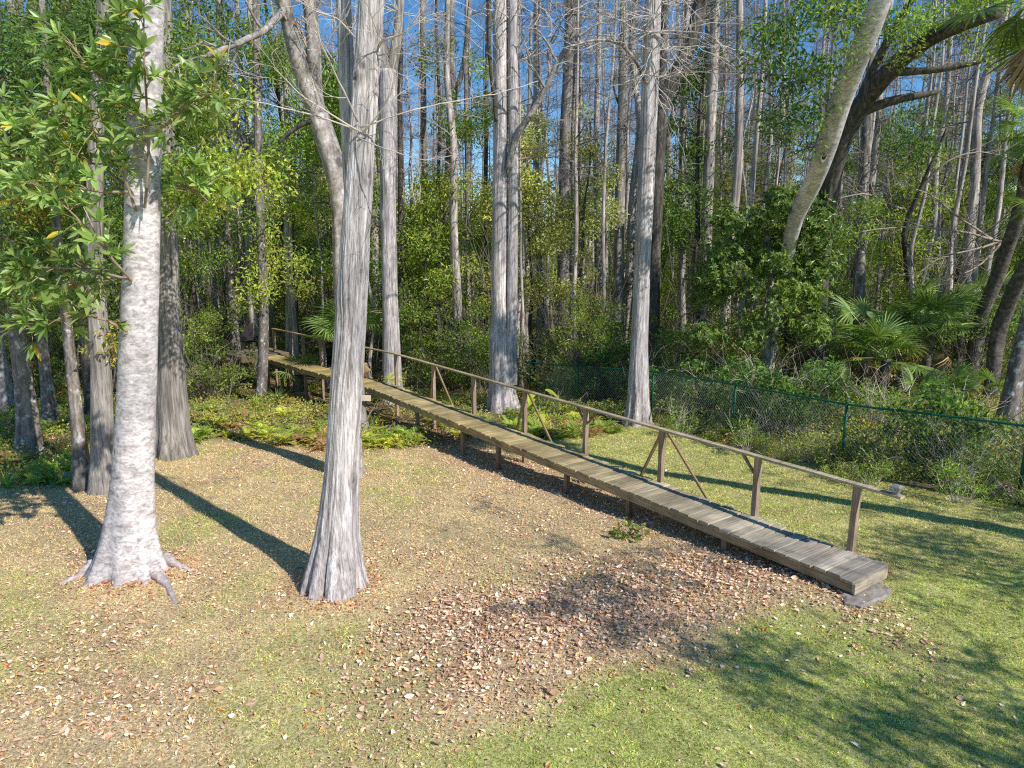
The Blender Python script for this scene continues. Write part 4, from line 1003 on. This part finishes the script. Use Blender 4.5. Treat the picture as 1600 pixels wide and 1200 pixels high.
FR = [frond_mesh(rg, .9, .8, 28, 2.2, PG), frond_mesh(rg, .75, .85, 28, 2.0, PG, .5), frond_mesh(rg, 1.0, .75, 26, 2.3, PG, .25)]
FRB = frond_mesh(rg, .8, .8, 22, 1.3, PB, 1.2, mat=DRY); FRY = frond_mesh(rg, .9, .8, 26, 2., PY, .7)
def palm(label, loc, n=11, scale=1., tilt=(-10, 75), dead=0, yellow=0, trunk_pts=None, rt=.15, name='palmetto', group=None, crown_z=None, cat='palm', sector=None):
    root = thing(name, label, cat, loc, group)
    if trunk_pts is not None:
        mb = MB(); trunk(mb, np.array(trunk_pts) - loc, np.linspace(rt * 1.2, rt, len(trunk_pts)), 18, .08, seed=int(rg.integers(99)), rough=.22); mb.obj('trunk', PALMB, root, True)
        top = np.array(trunk_pts[-1]) - loc
    else: top = np.array([0, 0, crown_z or .1])
    for q in range(n + dead + yellow):
        me = FRB if q < dead else FRY if q < dead + yellow else FR[q % 3]
        o = link('frond', me, root, top + np.array([0, 0, -.1 if q < dead else .0]))
        el = rg.uniform(-70, -45) if q < dead else rg.uniform(*tilt)
        az = q * 137.5 + rg.uniform(-20, 20) if sector is None else rg.uniform(*sector)
        o.rotation_euler = (rg.uniform(-.3, .3), -R(el - 28), R(az)); s_ = scale * rg.uniform(.8, 1.15); o.scale = (s_,) * 3
    return root
lb = base_at(540, 25.0)
palm('fan palm spreading behind the silvery cypress trunk beside the boardwalk', lb, 12, 1.15, (0, 75), 3, 1, [lb - [0, 0, .2], lb + [-.1, 0, .8], at(545, 530, 25.0)], .17, 'fan_palm')
lb = base_at(600, 22.4)
palm('yellowing low fan palm just behind the handrail right of the silvery cypress', lb, 2, .75, (10, 50), 1, 4, None, crown_z=.55, name='fan_palm')
lb = base_at(468, 25.6)
palm('short shaggy palm stump with brown hanging fronds under the boardwalk', lb, 4, .8, (20, 70), 5, 0, [lb - [0, 0, .2], lb + [0, 0, .9]], .2, 'fan_palm')
lb = base_at(318, 27)
palm('small fan palm left of the adirondack chair in the woods', lb, 9, .9, (5, 70), crown_z=.8)
for q, (px, Y, zc, sc1, lab) in enumerate(((1345, 23.0, 2.1, 1.05, 'leftmost palmetto of the cluster behind the fence, below the dark oak'), (1395, 24.0, 2.7, 1.15, 'tallest palmetto with big fans in the middle of the cluster behind the fence'), (1440, 23.2, 2.4, 1.1, 'palmetto right of the tallest one in the cluster behind the fence'), (1490, 25.5, 2.8, 1.15, 'palmetto at the right of the cluster, left of the leaning palm trunks'), (1375, 21.6, 1.5, 1.05, 'low yellow green palmetto in front of the cluster behind the fence'), (1530, 26.5, 2.8, 1.1, 'dark palmetto partly behind the leaning palm trunks'))):
    lb = base_at(px, Y); palm(lab, lb, 13, sc1, (-15, 70), 1, 2 if q == 4 else 0, [lb - [0, 0, .2], lb + [.05, 0, zc]], .13)
for (px, Y, lab) in ((1470, 19.5, 'small sunlit palmetto low in the brush behind the fence'), (1290, 20.6, 'small bright palmetto behind the fence below the glossy bay tree'), (1425, 18.6, 'low palmetto close behind the fence under the big palmetto cluster'), (1545, 20, 'bright green small palmetto beside the leaning trunks at the right edge')):
    lb = base_at(px, Y); palm(lab, lb, 9, .65, (10, 75), crown_z=.7)
lb = base_at(1512, 24.5)
palm('leaning palm trunk with hanging fans at the right edge of the photo', lb, 16, 1.05, (-40, 60), 2, 0, [lb - [0, 0, .2], at(1530, 500, 24.3), at(1560, 430, 23.8), at(1588, 350, 23.2), at(1612, 250, 22.5), at(1622, 205, 22.3)], .19, 'cabbage_palm')
lb = base_at(1546, 22.5)
palm('shorter brown palm trunk leaning right, beside the taller leaning palm', lb, 9, 1., (-20, 60), 2, 2, [lb - [0, 0, .2], at(1560, 510, 22.2), at(1585, 450, 21.6), at(1615, 400, 21), at(1660, 330, 20.5)], .19, 'cabbage_palm')
r_, b_ = tree('hardwood_tree', 'dark grey trunk slanting right behind the fence at the right edge', B_LICH, 1573, 18.2, [(1585, 590, 24), (1594, 550, 24), (1612, 480, 22), (1650, 350, 19), (1690, 150, 15), (1710, -100, 10)], .25, 6, .4, 48, n=24)
lb = np.array([12.2, 7.6, 0.])
palm('palm crown with a brown skirt of dead fans hanging into the top right corner', lb, 20, 1.0, (-30, 70), 16, 0, [lb - [0, 0, .2], np.array([11.0, 8.3, 3.]), np.array([9.3, 9.4, 6.2]), at(1668, -22, 10.6)], .2, 'cabbage_palm')

# ------------------------------------------------------------------ library of repeated forest trees
def lib_cypress(seed, H=22, r=.28, zt=9, tw=TWIGF, ntw=36):
    rg = np.random.default_rng(seed)
    P = [np.array([0, 0, -.3]), np.array([0, 0, 0.])]
    lean = rg.normal(size=2) * .012
    for z in np.linspace(.9, H, 8): P.append(np.array([lean[0] * z + rg.normal() * .12, lean[1] * z + rg.normal() * .12, z]))
    rr = [r * 1.9, r * 1.8, r * 1.2] + list(r * np.linspace(1, .25, 7))
    mb = MB(); trunk(mb, P, rr, 12, .4, flute=.3, k=6, fh=.8, seed=seed, groove=.06, rough=.07, dark=.8); t = mb.mesh('trunk', B_BG, True)
    mb = MB(); A = []; B = []; ra = []; rb = []
    tube(mb, np.array(P[3:]), .012, 3, (1, 1, 1), False)
    for q in range(ntw):
        z = zt + (H - zt) * rg.random() ** .8; i_ = np.interp(z, [p[2] for p in P], range(len(P))); k = int(min(i_, len(P) - 2)); f = i_ - k
        p = P[k] * (1 - f) + P[k + 1] * f; a = rg.uniform(0, 6.28); L = (1 - .6 * (z - zt) / (H - zt)) * rg.uniform(.7, 2.4)
        d = np.array([math.cos(a), math.sin(a), rg.uniform(-.1, .5)]); pts = [p]
        for s in range(4):
            d = nrm(d + rg.normal(size=3) * .18); pts.append(pts[-1] + d * L / 4)
        for s in range(4): A.append(pts[s]); B.append(pts[s + 1]); ra.append(.028 * (1 - s * .2)); rb.append(.028 * (1 - s * .2 - .2) + .004)
        for s in range(12):
            k2 = rg.integers(1, 5); d2 = nrm(d + rg.normal(size=3) * .7); e = pts[k2] + d2 * rg.uniform(.3, .9)
            A.append(pts[k2]); B.append(e); ra.append(.009); rb.append(.005)
            for _ in range(2):
                A.append(pts[k2] * .4 + e * .6); B.append(e + rg.normal(size=3) * .28); ra.append(.006); rb.append(.004)
    sticks(mb, A, B, np.array(ra), np.array(rb), np.array([1, 1, 1])); return t, mb.mesh('branches', tw)
def lib_ever(seed, H=12, r=.12, z0=3, Rc=1.9, ncl=24, cols=G_MID, L=.15, dens=300, bark=B_OAK):
    rg = np.random.default_rng(seed); P = [np.array([0, 0, -.3]), np.array([0, 0, 0.])]; lean = rg.normal(size=2) * .05
    for z in np.linspace(.8, H, 7): P.append(np.array([lean[0] * z + rg.normal() * .12, lean[1] * z + rg.normal() * .12, z]))
    mb = MB(); trunk(mb, P, [r * 1.5, r * 1.4] + list(r * np.linspace(1.05, .2, 7)), 9, .4, seed=seed, rough=.1, dark=.8)
    fo = MB(); PA = np.array(P)
    for q in range(ncl):
        z = z0 + (H - z0 + .3) * rg.random(); a = rg.uniform(0, 6.28); f = (z - z0) / (H - z0)
        rad = Rc * (1 - .55 * f) * rg.uniform(.15, 1); p0 = np.array([np.interp(z - rad * .45, PA[:, 2], PA[:, 0]), np.interp(z - rad * .45, PA[:, 2], PA[:, 1]), z - rad * .45])
        c = np.array([p0[0] + math.cos(a) * rad, p0[1] + math.sin(a) * rad, z])
        twigs(mb, p0, c - p0, np.linalg.norm(c - p0) + .05, .022, rg, 0)
        rr = rg.uniform(.4, .85); rleaves(fo, c, rr, int(dens * rr * rr * 1.3 + 25), L, cols * rg.uniform(.65, 1.35), rg)
    return mb.mesh('trunk', bark, True), fo.mesh('crown', LEAF)
def lib_bush(seed, H=2., Rr=1., cols=G_MID, L=.11, n=13, dens=190, mat=LEAF, stem=None, nst=1):
    rg = np.random.default_rng(seed); mb = MB(); fo = MB()
    for q in range(n):
        a = rg.uniform(0, 6.28); rad = Rr * rg.random() ** .6; z = H * rg.uniform(.2, 1.) * (1 - .35 * (rad / Rr) ** 2)
        c = np.array([math.cos(a) * rad, math.sin(a) * rad, z]); p0 = np.array([c[0] * .2, c[1] * .2, -.05])
        twigs(mb, p0, c - p0 + [0, 0, .1], np.linalg.norm(c - p0) * 1.25, .014, rg, 1, 3)
        rr = rg.uniform(.25, .5) * (.6 + .25 * Rr); rleaves(fo, c, rr, int(dens * rr * rr * 2 + 20), L, cols * rg.uniform(.65, 1.35), rg)
    for q in range(4 * (nst - 1)):
        twigs(mb, (rg.normal() * .2, rg.normal() * .2, 0), (rg.normal() * .5, rg.normal() * .5, 1), H * rg.uniform(.7, 1.3), .008, rg, 1, 5, (.85, .75, .62))
    return mb.mesh('stems', stem or TWIGD), fo.mesh('foliage', mat)
def put(lib, name, label, cat, group, loc, rz, s, parts, sz=1.):
    root = thing(name, label, cat, loc, group, rz); root.scale = (s, s, s * sz)
    for me, pn in zip(lib, parts): link(pn, me, root)
    return root
CY = [lib_cypress(100 + q, 20 + 2 * (q % 4), (.12, .17, .22, .14, .19, .10)[q], (8, 10, 9, 7, 11, 8)[q]) for q in range(6)]
EV = [lib_ever(200 + q, *a) for q, a in enumerate(((12, .11, 2.5, 2.2, 44, G_MID), (14, .13, 4, 2.4, 46, (G_MID + G_DRK) / 2), (9, .09, 1.8, 2.0, 36, (G_YEL + G_MID) / 2), (11, .10, 2, 1.9, 36, G_OLI), (16, .14, 6, 2.5, 46, G_MID), (7, .07, 1.2, 1.7, 28, (G_MID + G_YEL) / 2)))]
BU = [lib_bush(300 + q, *a) for q, a in enumerate(((2.8, 1.4, G_MID, .13, 22), (1.8, 1.2, (G_YEL + G_MID) / 2, .12, 18), (3.4, 1.5, (G_MID + G_DRK) / 2, .13, 24), (1.6, 1.2, G_OLI, .12, 18), (4.4, 1.5, (G_MID + G_YEL) / 2, .13, 28), (2.4, 1.3, np.concatenate([G_OLI, ORG * .8]), .12, 20)))]
rg = np.random.default_rng(71)
placed = []
def free(x, y, dmin):
    for (a, c, e) in placed:
        if (x - a) ** 2 + (y - c) ** 2 < (dmin if dmin < e else dmin) ** 2: return False
    return True
def off_walk(x, y, m=1.3):
    p = np.array([x, y])
    for A, B in ((D0, D1), (D1, D2 + nrm(D2 - D1) * 2.6)):
        t = np.clip(np.dot(p - A, B - A) / np.dot(B - A, B - A), 0, 1)
        if np.linalg.norm(p - A - (B - A) * t) < m: return False
    return True
for q in range(900):
    if sum(1 for a in placed if a[2] == 1) >= 140: break
    y = 28 + 66 * rg.random() ** 1.15; x = rg.uniform(-.86, .86) * y
    if not free(x, y, 1.2 + .012 * y) or not off_walk(x, y) or (abs(x / y - .02) < .17 and rg.random() < .45): continue
    placed.append((x, y, 1)); u = x / y
    near = 'nearer' if y < 45 else 'distant'
    side = 'left' if u < -.25 else 'right' if u > .25 else 'centre'
    put(CY[rg.integers(6)], 'bare_cypress', f'{near} bare grey trunk with leafless mauve twigs in the {side} of the background woods', 'tree', f'{near} bare background trees, {side}', (x, y, float(gz(x, y)) - .02), rg.uniform(0, 6.28), rg.uniform(.8, 1.15), ('trunk', 'branches'))
ne = 0
for q in range(4000):
    if ne >= 165: break
    y = 26.5 + 55 * rg.random() ** 1.2; x = rg.uniform(-.86, .86) * y; u = x / y
    dens = np.interp(u, [-.8, -.35, -.2, 0, .2, .35, .8], [1, .9, .5, .3, .3, .65, .9])
    if rg.random() > dens or not free(x, y, 1.0 + .01 * y) or not off_walk(x, y, 2.): continue
    placed.append((x, y, 2)); ne += 1
    k = rg.integers(6)
    if -.22 < u < .25: k = (2, 5, 3, 5)[rg.integers(4)]
    col = ('green', 'dark green', 'yellow green', 'olive', 'tall green', 'small green')[k]
    side = 'left' if u < -.25 else 'right' if u > .25 else 'centre'
    put(EV[k], 'evergreen_tree', f'{col} leafy understorey tree in the {side} of the background woods', 'tree', f'{col} understorey trees, {side}', (x, y, float(gz(x, y)) - .02), rg.uniform(0, 6.28), rg.uniform(.8, 1.2), ('trunk', 'crown'))
nb = 0
for q in range(3000):
    if nb >= 230: break
    y = 24.5 + 40 * rg.random() ** 1.5; x = rg.uniform(-.84, .84) * y; u = x / y
    if not off_walk(x, y, 2.2) or y < edgeY(x) + 3: continue
    placed.append((x, y, 3)); nb += 1; k = rg.integers(6)
    col = ('green', 'yellow green', 'dark green', 'olive', 'tall green', 'rusty olive')[k]
    side = 'left' if u < -.25 else 'right' if u > .25 else 'centre'
    put(BU[k], 'shrub', f'{col} bush in the undergrowth at the {side} of the woods', 'shrub', f'{col} undergrowth bushes, {side}', (x, y, float(gz(x, y)) - .02), rg.uniform(0, 6.28), rg.uniform(.75, 1.3), ('stems', 'foliage'))
# slender bare trunks standing nearer
SL = [lib_cypress(150 + q, 15 + 2 * q, (.06, .08, .10, .07, .09)[q], (6, 7, 9, 6, 8)[q], TWIGD, 9) for q in range(5)]
n_ = 0
for q in range(2500):
    if n_ >= 165: break
    y = 25.5 + 36 * rg.random() ** 1.2; x = rg.uniform(-.82, .82) * y
    if not free(x, y, .7) or not off_walk(x, y, 1.6) or y < edgeY(x) + 5: continue
    placed.append((x, y, 1)); n_ += 1; u = x / y
    side = 'left' if u < -.25 else 'right' if u > .25 else 'centre'
    put(SL[rg.integers(5)], 'slender_trunk', f'slender pale bare trunk standing among the bushes at the {side} of the woods', 'tree', f'slender pale trunks, {side}', (x, y, float(gz(x, y)) - .02), rg.uniform(0, 6.28), rg.uniform(.8, 1.15), ('trunk', 'branches'))
# thin bare saplings between the trees
def lib_sap(seed):
    rg = np.random.default_rng(seed); mb = MB(); twigs(mb, (0, 0, -.2), (rg.normal() * .1, rg.normal() * .1, 1), rg.uniform(4, 8), .035, rg, 2, 6, (1, 1, 1), .07, .03, .7); return (mb.mesh('bare_sapling', TWIGD),), rg
SAP = [lib_sap(400 + q)[0][0] for q in range(5)]
for q in range(90):
    y = 24 + 26 * rg.random() ** 1.2; x = rg.uniform(-.8, .8) * y
    if not off_walk(x, y, 1.5) or y < edgeY(x) + 3: continue
    o = link('bare_sapling', SAP[rg.integers(5)], None, (x, y, float(gz(x, y)))); o.rotation_euler = (0, 0, rg.uniform(0, 6.28)); s_ = rg.uniform(.7, 1.2); o.scale = (s_,) * 3
    side = 'left' if x / y < -.25 else 'right' if x / y > .25 else 'centre'
    tag(o, f'thin leafless brown sapling among the trunks at the {side} of the woods', 'sapling', f'bare saplings, {side}')
# far-off wood as one mass
mb = MB()
for q in range(1000):
    y = rg.uniform(72, 112); x = rg.uniform(-1, 1) * y * .95; hgt = 5 + 16 * fbm(np.array(x * .06), np.array(y * .05), 2., 3)
    z = float(gz(x, y)) + rg.uniform(.5, 1.) * hgt * rg.random() ** .8
    rleaves(mb, (x, y, z), rg.uniform(1.2, 2.6), 190, .36, (G_OLI if rg.random() < .65 else G_YEL) * rg.uniform(.7, 1.3), rg, .8)
n = 260
y = rg.uniform(84, 125, n); x = rg.uniform(-1, 1, n) * y * .95
A = np.stack([x, y, gz(x, y)], 1); B = A + np.stack([rg.normal(size=n) * .6, rg.normal(size=n) * .6, rg.uniform(14, 27, n)], 1)
sticks(mb, A, B, rg.uniform(.14, .3, n), .05, np.array([.3, .26, .24]) * rg.uniform(.7, 1.2, (n, 1)), 6)
K = 40
T0 = (A[:, None] + (B - A)[:, None] * (.35 + .65 * rg.random((n, K)))[..., None]).reshape(-1, 3)
T1 = T0 + rg.normal(size=T0.shape) * np.array([1.2, 1.2, .5]) + [0, 0, .3]
sticks(mb, T0, T1, .03, .012, np.array([.33, .27, .27]))
tag(mb.obj('distant_woods', LEAF), 'hazy far-off wood of olive leaves and bare trunks closing the background', 'woods', None, 'stuff')

# ------------------------------------------------------------------ undergrowth at the wood's edge
def lib_fern(seed, cols, n=13, L=.62):
    rg = np.random.default_rng(seed); mb = MB()
    for q in range(n):
        a = q * 2.399 + rg.uniform(-.3, .3); l = L * rg.uniform(.7, 1.2); el = rg.uniform(.5, 1.3)
        K = 15; t = np.linspace(0, 1, K)
        rad = l * (t * math.cos(el) + .28 * t * t); zz = l * (t * math.sin(el) * 1.1 - .55 * t * t)
        P = np.stack([math.cos(a) * rad, math.sin(a) * rad, zz], 1)
        tan = nrm(np.gradient(P, axis=0)); side = np.array([-math.sin(a), math.cos(a), 0])
        c = cols[rg.integers(0, len(cols))] * rg.uniform(.75, 1.3)
        wv = l * .26 * np.sin(np.clip(t * 1.0 + .12, 0, 1) * math.pi) ** .7 * (1 - .55 * t)
        for sg in (-1, 1):
            A = side[None] * sg + tan * .35 + rg.normal(size=(K, 3)) * .08
            leaves(mb, P[2:], A[2:], np.cross(A, tan * sg)[2:] * 1., wv[2:] + .02, .05, np.repeat(c[None], K - 2, 0) * rg.uniform(.85, 1.15, (K - 2, 1)), .05, .2)
        tube(mb, P[::2], .004, 3, c * .8, False)
    return mb.mesh('fern', LEAF)
F_G = np.array([[.30, .37, .08], [.37, .43, .11], [.23, .30, .07]]); F_Y = np.array([[.55, .54, .11], [.46, .50, .10], [.58, .48, .13]]); F_R = np.array([[.46, .31, .14], [.52, .40, .18], [.38, .24, .11]])
FE = [lib_fern(500, F_G), lib_fern(501, F_G, 15, .75), lib_fern(502, F_Y), lib_fern(503, F_Y, 11, .55), lib_fern(504, F_R), lib_fern(505, F_R, 12, .55)]
rg = np.random.default_rng(81); nfern = 0
for q in range(6000):
    if nfern >= 285: break
    x = rg.uniform(-17, 5.5); y = edgeY(x) + rg.exponential(2.6) - .35 + 1.6 * (fbm(np.array(x * .7), np.array(1.), 4., 2) - .4)
    if y > 27 or abs(x) > .78 * y: continue
    if not off_walk(x, y, .62): continue
    cl_ = fbm(np.array(x * .45), np.array(y * .45), 3., 3)
    if cl_ < .43 and rg.random() < .75: continue
    hue = fbm(np.array(x * .35 + 7), np.array(y * .35), 9., 2) + rg.normal() * .09
    k = 0 if hue < .42 else 1 if hue < .62 else 2
    if x > -3 and k == 2 and rg.random() < .6: k = 0
    nfern += 1
    o = link('fern', FE[2 * k + rg.integers(2)], None, (x, y, float(ground_z(x, y)) - .01)); o.rotation_euler = (rg.normal() * .1, rg.normal() * .1, rg.uniform(0, 6.28)); s_ = rg.uniform(.5, 1.05); o.scale = (s_,) * 3
    side = 'left of the silvery cypress' if x < -4.2 else 'under and beyond the boardwalk'
    col = ('bright green', 'yellowing', 'rust brown')[k]
    tag(o, f'{col} fern at the edge of the woods, {side}', 'fern', f'{col} ferns {side}')
# low ground cover (uncountable)
mb = MB()
for q in range(3400):
    y0 = 14 + 22 * rg.random() ** 1.7; x0 = rg.uniform(-.8, .8) * y0
    if y0 < edgeY(x0) - .2 + 1.6 * (fbm(np.array(x0 * .7), np.array(1.), 4., 2) - .4) + .5 * rg.random() or not off_walk(x0, y0, .5): continue
    pal_ = (G_MID, G_YEL, G_OLI, np.concatenate([G_OLI, ORG * 1.4]), G_YEL, F_Y)[rg.integers(6)]
    rleaves(mb, (x0, y0, float(ground_z(x0, y0)) + .12), rg.uniform(.25, .65), 50, .09, pal_ * rg.uniform(.7, 1.3), rg, .55)
tag(mb.obj('ground_cover', LEAF), 'low mixed leafy ground cover and seedlings carpeting the forest floor', 'ground cover', None, 'stuff')
mb = MB()
n = 2600; y = 15 + 22 * rg.random(n) ** 1.2; x = rg.uniform(-.8, .8, n) * y; k = y > edgeY(x) + .3; x, y = x[k], y[k]; n = len(x)
A = np.stack([x, y, ground_z(x, y) + .02], 1); B = A + nrm(rg.normal(size=(n, 3)) * [1, 1, .25] + [0, 0, .15]) * rg.uniform(.3, 1.2, n)[:, None]
sticks(mb, A, B, .012, .005, np.array([.30, .24, .19]) * rg.uniform(.5, 1.5, (n, 1)))
tag(mb.obj('brushwood', plain_mat('fallen_twig', (1, 1, 1), .9, 0, .2, 8, True, .1)), 'fallen twigs and dead brush littering the forest floor', 'brushwood', None, 'stuff')

# brush along the fence
rg = np.random.default_rng(91)
FB = [lib_bush(600 + q, *a, stem=TWIGD if q != 1 else TWIG, nst=2 if q == 1 else 1) for q, a in enumerate(((.9, .7, np.concatenate([G_OLI, G_MID]), .10, 12, 210), (1.5, .8, G_MID, .12, 15, 190), (.7, .6, np.concatenate([G_YEL, G_YEL, ORG * 1.5]), .09, 10, 200), (1.9, .8, G_DRK, .15, 15, 170)))]
nm_ = ('olive', 'green', 'yellow and orange', 'dark green')
for q in range(110):
    s = rg.uniform(1.5, cs[-1] - .3); p = fpt(np.array(s), 0.) + f1
    fdir = nrm((fpt(np.array(s + .1), 0.) - fpt(np.array(s), 0.)))[:2]; nrmv = np.array([fdir[1], -fdir[0]])
    if nrmv[1] < 0: nrmv = -nrmv
    off = rg.uniform(.15, 4.5) if q < 75 else rg.uniform(-.75, -.2)
    x, y = p[0] + nrmv[0] * off, p[1] + nrmv[1] * off; k = int(rg.integers(4)) if off > 0 else (0, 1, 0)[rg.integers(3)]
    s_ = rg.uniform(.7, 1.15) if off > 0 else rg.uniform(.4, .65)
    where = 'growing behind the green fence' if off > 0 else 'on the lawn side of the green fence foot'
    put(FB[k], 'shrub', f'{nm_[k]} weedy shrub {where}', 'shrub', f'{nm_[k]} shrubs {where}', (x, y, float(ground_z(x, y)) - .02), rg.uniform(0, 6.28), s_, ('stems', 'foliage'))
# a few marked plants
def strap(label, px, py, n, L, cols, name='grass_clump', sp=.5):
    b = gp(px, py); mb = MB()
    for q in range(n):
        a = rg.uniform(0, 6.28); l = L * rg.uniform(.6, 1.15); el = rg.uniform(.6, 1.45); K = 5; t = np.linspace(0, 1, K)
        rad = .04 * rg.random() + l * (t * math.cos(el) + .25 * t * t); z = l * (t * math.sin(el) - .35 * t * t)
        P = np.stack([math.cos(a) * rad, math.sin(a) * rad, z], 1); S = np.array([-math.sin(a), math.cos(a), 0]) * l * .022
        wv = np.array([.7, 1, .9, .6, .08])[:, None]; V = np.concatenate([P - S * wv, P + S * wv]); F = [[k, k + 1, K + k + 1, K + k] for k in range(K - 1)]
        mb.add(V, F, cols[rg.integers(0, len(cols))] * rg.uniform(.75, 1.3))
    tag(mb.obj(name, LEAF, loc=b), label, 'plant')
strap('strappy bright green grass clump at the left edge of the lawn', 12, 762, 60, .55, F_G)
strap('dark strappy clump below the far end of the boardwalk', 432, 628, 90, .85, G_MAG)
strap('tall bright green grass clump behind the fence near the right edge', 1515, 655, 160, 1.0, F_G)
strap('arching dark grass clump beside the ferns left of the silvery cypress', 402, 640, 60, .8, G_MID)
b = gp(982, 838); fo = MB(); mb = MB()
for q in range(30):
    d = nrm(rg.normal(size=3) * [1, .8, .5] + [0, 0, .6]); e = d * rg.uniform(.12, .34)
    twigs(mb, (0, 0, 0), d, np.linalg.norm(e), .006, rg, 0); rosette(fo, e, d + [0, 0, .5], rg, .095, 8, F_G * .75, .4)
t = thing('shrub', 'small leafy green shrub on the lawn at the near side of the boardwalk', 'shrub', b); mb.obj('stems', TWIGD, t); fo.obj('foliage', LEAF, t)
def taro(label, px, py, Y, n, sz, cols):
    b = base_at(px, Y); root = thing('elephant_ear_plant', label, 'plant', b); st = MB()
    for q in range(n):
        a = rg.uniform(0, 6.28); h = rg.uniform(.45, 1.1); tip = np.array([math.cos(a) * .35, math.sin(a) * .35 - .15, h])
        twigs(st, (0, 0, 0), tip + [0, 0, .3], np.linalg.norm(tip), .014, rg, 0, 0, (.5, .9, .2))
        d = nrm(np.array([math.cos(a), math.sin(a) - .5, -.45])); S = nrm(np.cross(d, [0, 0, 1.])); Nn = np.cross(S, d)
        prof = [(-.28, .16), (-.18, .34), (.0, .44), (.25, .42), (.5, .32), (.75, .18), (1., .01)]; s_ = sz * rg.uniform(.7, 1.1); V = []
        for (k, wk) in prof:
            c = tip + d * s_ * k - np.array([0, 0, 1]) * s_ * .2 * max(k, 0) ** 2
            V += [c - S * s_ * wk + Nn * s_ * wk * .25, c, c + S * s_ * wk + Nn * s_ * wk * .25]
        F = []
        for k in range(len(prof) - 1): F += [[3 * k, 3 * k + 1, 3 * k + 4, 3 * k + 3], [3 * k + 1, 3 * k + 2, 3 * k + 5, 3 * k + 4]]
        mb = MB(); mb.add(V, F, cols * rg.uniform(.8, 1.25)); mb.obj('leaf', LEAF, root, True)
    st.obj('stems', TWIG, root)
taro('yellow green elephant ear plant with big leaves beyond the handrail, right of the twin cypress', 838, 650, 19.6, 5, .38, np.array([.40, .46, .06]))
taro('small elephant ear with broad leaves behind the fence at the far right', 1578, 690, 16.2, 4, .4, np.array([.26, .36, .08]))
# grey log lying by the left trunks
b = gp(92, 750); mb = MB(); trunk(mb, np.array([(-.42, .12, .06), (0, 0, .10), (.45, -.1, .16)]), [.09, .10, .09], 14, .05, seed=4, rough=.1, groove=.08, dark=1.)
mb.F.append(np.array([list(range(14))[::-1]])); tag(mb.obj('log', B_CYP, loc=b, smooth=True), 'short grey log lying at the foot of the thin spotted trunk, left', 'log')

# ------------------------------------------------------------------ trees outside the frame at right and behind, whose shade falls on the lawn
rg = np.random.default_rng(101)
sh = sd / sd[2]
def caster(root_xy, spots, label, cols, dens, L=.12, name='oak_tree', H=5.6):
    b = np.array([root_xy[0], root_xy[1], float(gz(*root_xy))]); root = thing(name, label, 'tree', b)
    mb = MB(); fo = MB(); top = 0
    pts = []
    for (px, py, h, r, k) in spots:
        c = gp(px, py) + sh * h; pts.append((c, r, k)); top = max(top, c[2])
    trunk(mb, [(0, 0, -.3), (0, 0, 0), (.05, .05, H * .4), (-.1, .1, H * .75), (0, 0, H)], [.34, .3, .22, .15, .05], 16, .3, seed=3, rough=.08, flute=.2)
    for c, r, k in pts:
        p0 = np.array([0, 0, H - rg.uniform(.3, 2.4)]); e = c - b
        tube(mb, np.array([p0, p0 * .5 + e * .5 + [0, 0, .3], e]), [.035, .02, .01], 6, (1, 1, 1), False)
        twigs(mb, e, rg.normal(size=3), r * 1.3, .02, rg, 1, 5)
        twigs(mb, e, rg.normal(size=3), r * 1.3, .02, rg, 1, 5)
        if k > 0:
            for _ in range(4):
                o = nrm(rg.normal(size=3)) * r * .75 * [1, 1, .5]; rr = r * rg.uniform(.4, .65)
                rleaves(fo, e + o, rr, int(dens * 1.15 * k * rr * rr) + 6, L, cols * rg.uniform(.8, 1.2), rg, .55)
    mb.obj('trunk', B_OAK, root, True); fo.obj('crown', LEAF, root)
caster((11.8, -1.2), [(1290, 1075, 6.0, .75, 1.2), (1380, 1110, 6.2, .8, 1.2), (1340, 1150, 6.0, .6, 1.1), (1230, 1060, 6.4, .6, 1.1), (1540, 1080, 5.7, .7, 1.2), (1180, 1040, 6.6, .7, .8), (1110, 1010, 6.9, .6, .8), (1500, 1150, 5.6, .8, 1), (1560, 1045, 5.6, .6, .7), (1600, 1130, 5.2, .8, 1), (1450, 1030, 6.5, .4, .5)], 'evergreen oak standing outside the photo on the right, its shade falling on the green grass', G_MID, 230)
caster((14.2, 4.6), [(1420, 905, 6, .8, 1.3), (1500, 850, 5.8, .9, 1.4), (1590, 890, 5.4, 1., 1.5), (1380, 800, 6.6, .7, 1.2), (1560, 800, 6, .8, 1.2), (1470, 880, 5.9, .8, 1.3), (1400, 850, 6.3, .6, 1.2), (1540, 915, 5.5, .9, 1.4), (1250, 760, 7, .45, .6), (1480, 770, 6.6, .5, .7), (1180, 735, 7.2, .4, .6), (1330, 850, 6.6, .4, .6), (1650, 830, 5.2, 1., 1)], 'second evergreen oak outside the photo on the right, shading the lawn near the fence', G_MID, 230)
caster((12.6, -5.0), [(1010, 880, 8.5, .6, 2.0), (960, 915, 8.6, .5, 1.8), (930, 935, 8.8, .55, 1.9), (870, 935, 8.8, .45, 1.5), (860, 850, 8.8, .5, 1.3), (760, 790, 9, .45, .8), (980, 1010, 8.2, .5, 1.6), (1060, 1000, 8.2, .5, 1.5), (1080, 870, 8.2, .5, 1.8), (900, 905, 8.6, .45, 1.), (800, 950, 9, .4, .7), (700, 830, 9.2, .4, .6), (1040, 905, 8.4, .45, 1.2)], 'thin leaved tree outside the photo on the right, its branches throwing faint shade', G_OLI, 200, .11, 'hardwood_tree')
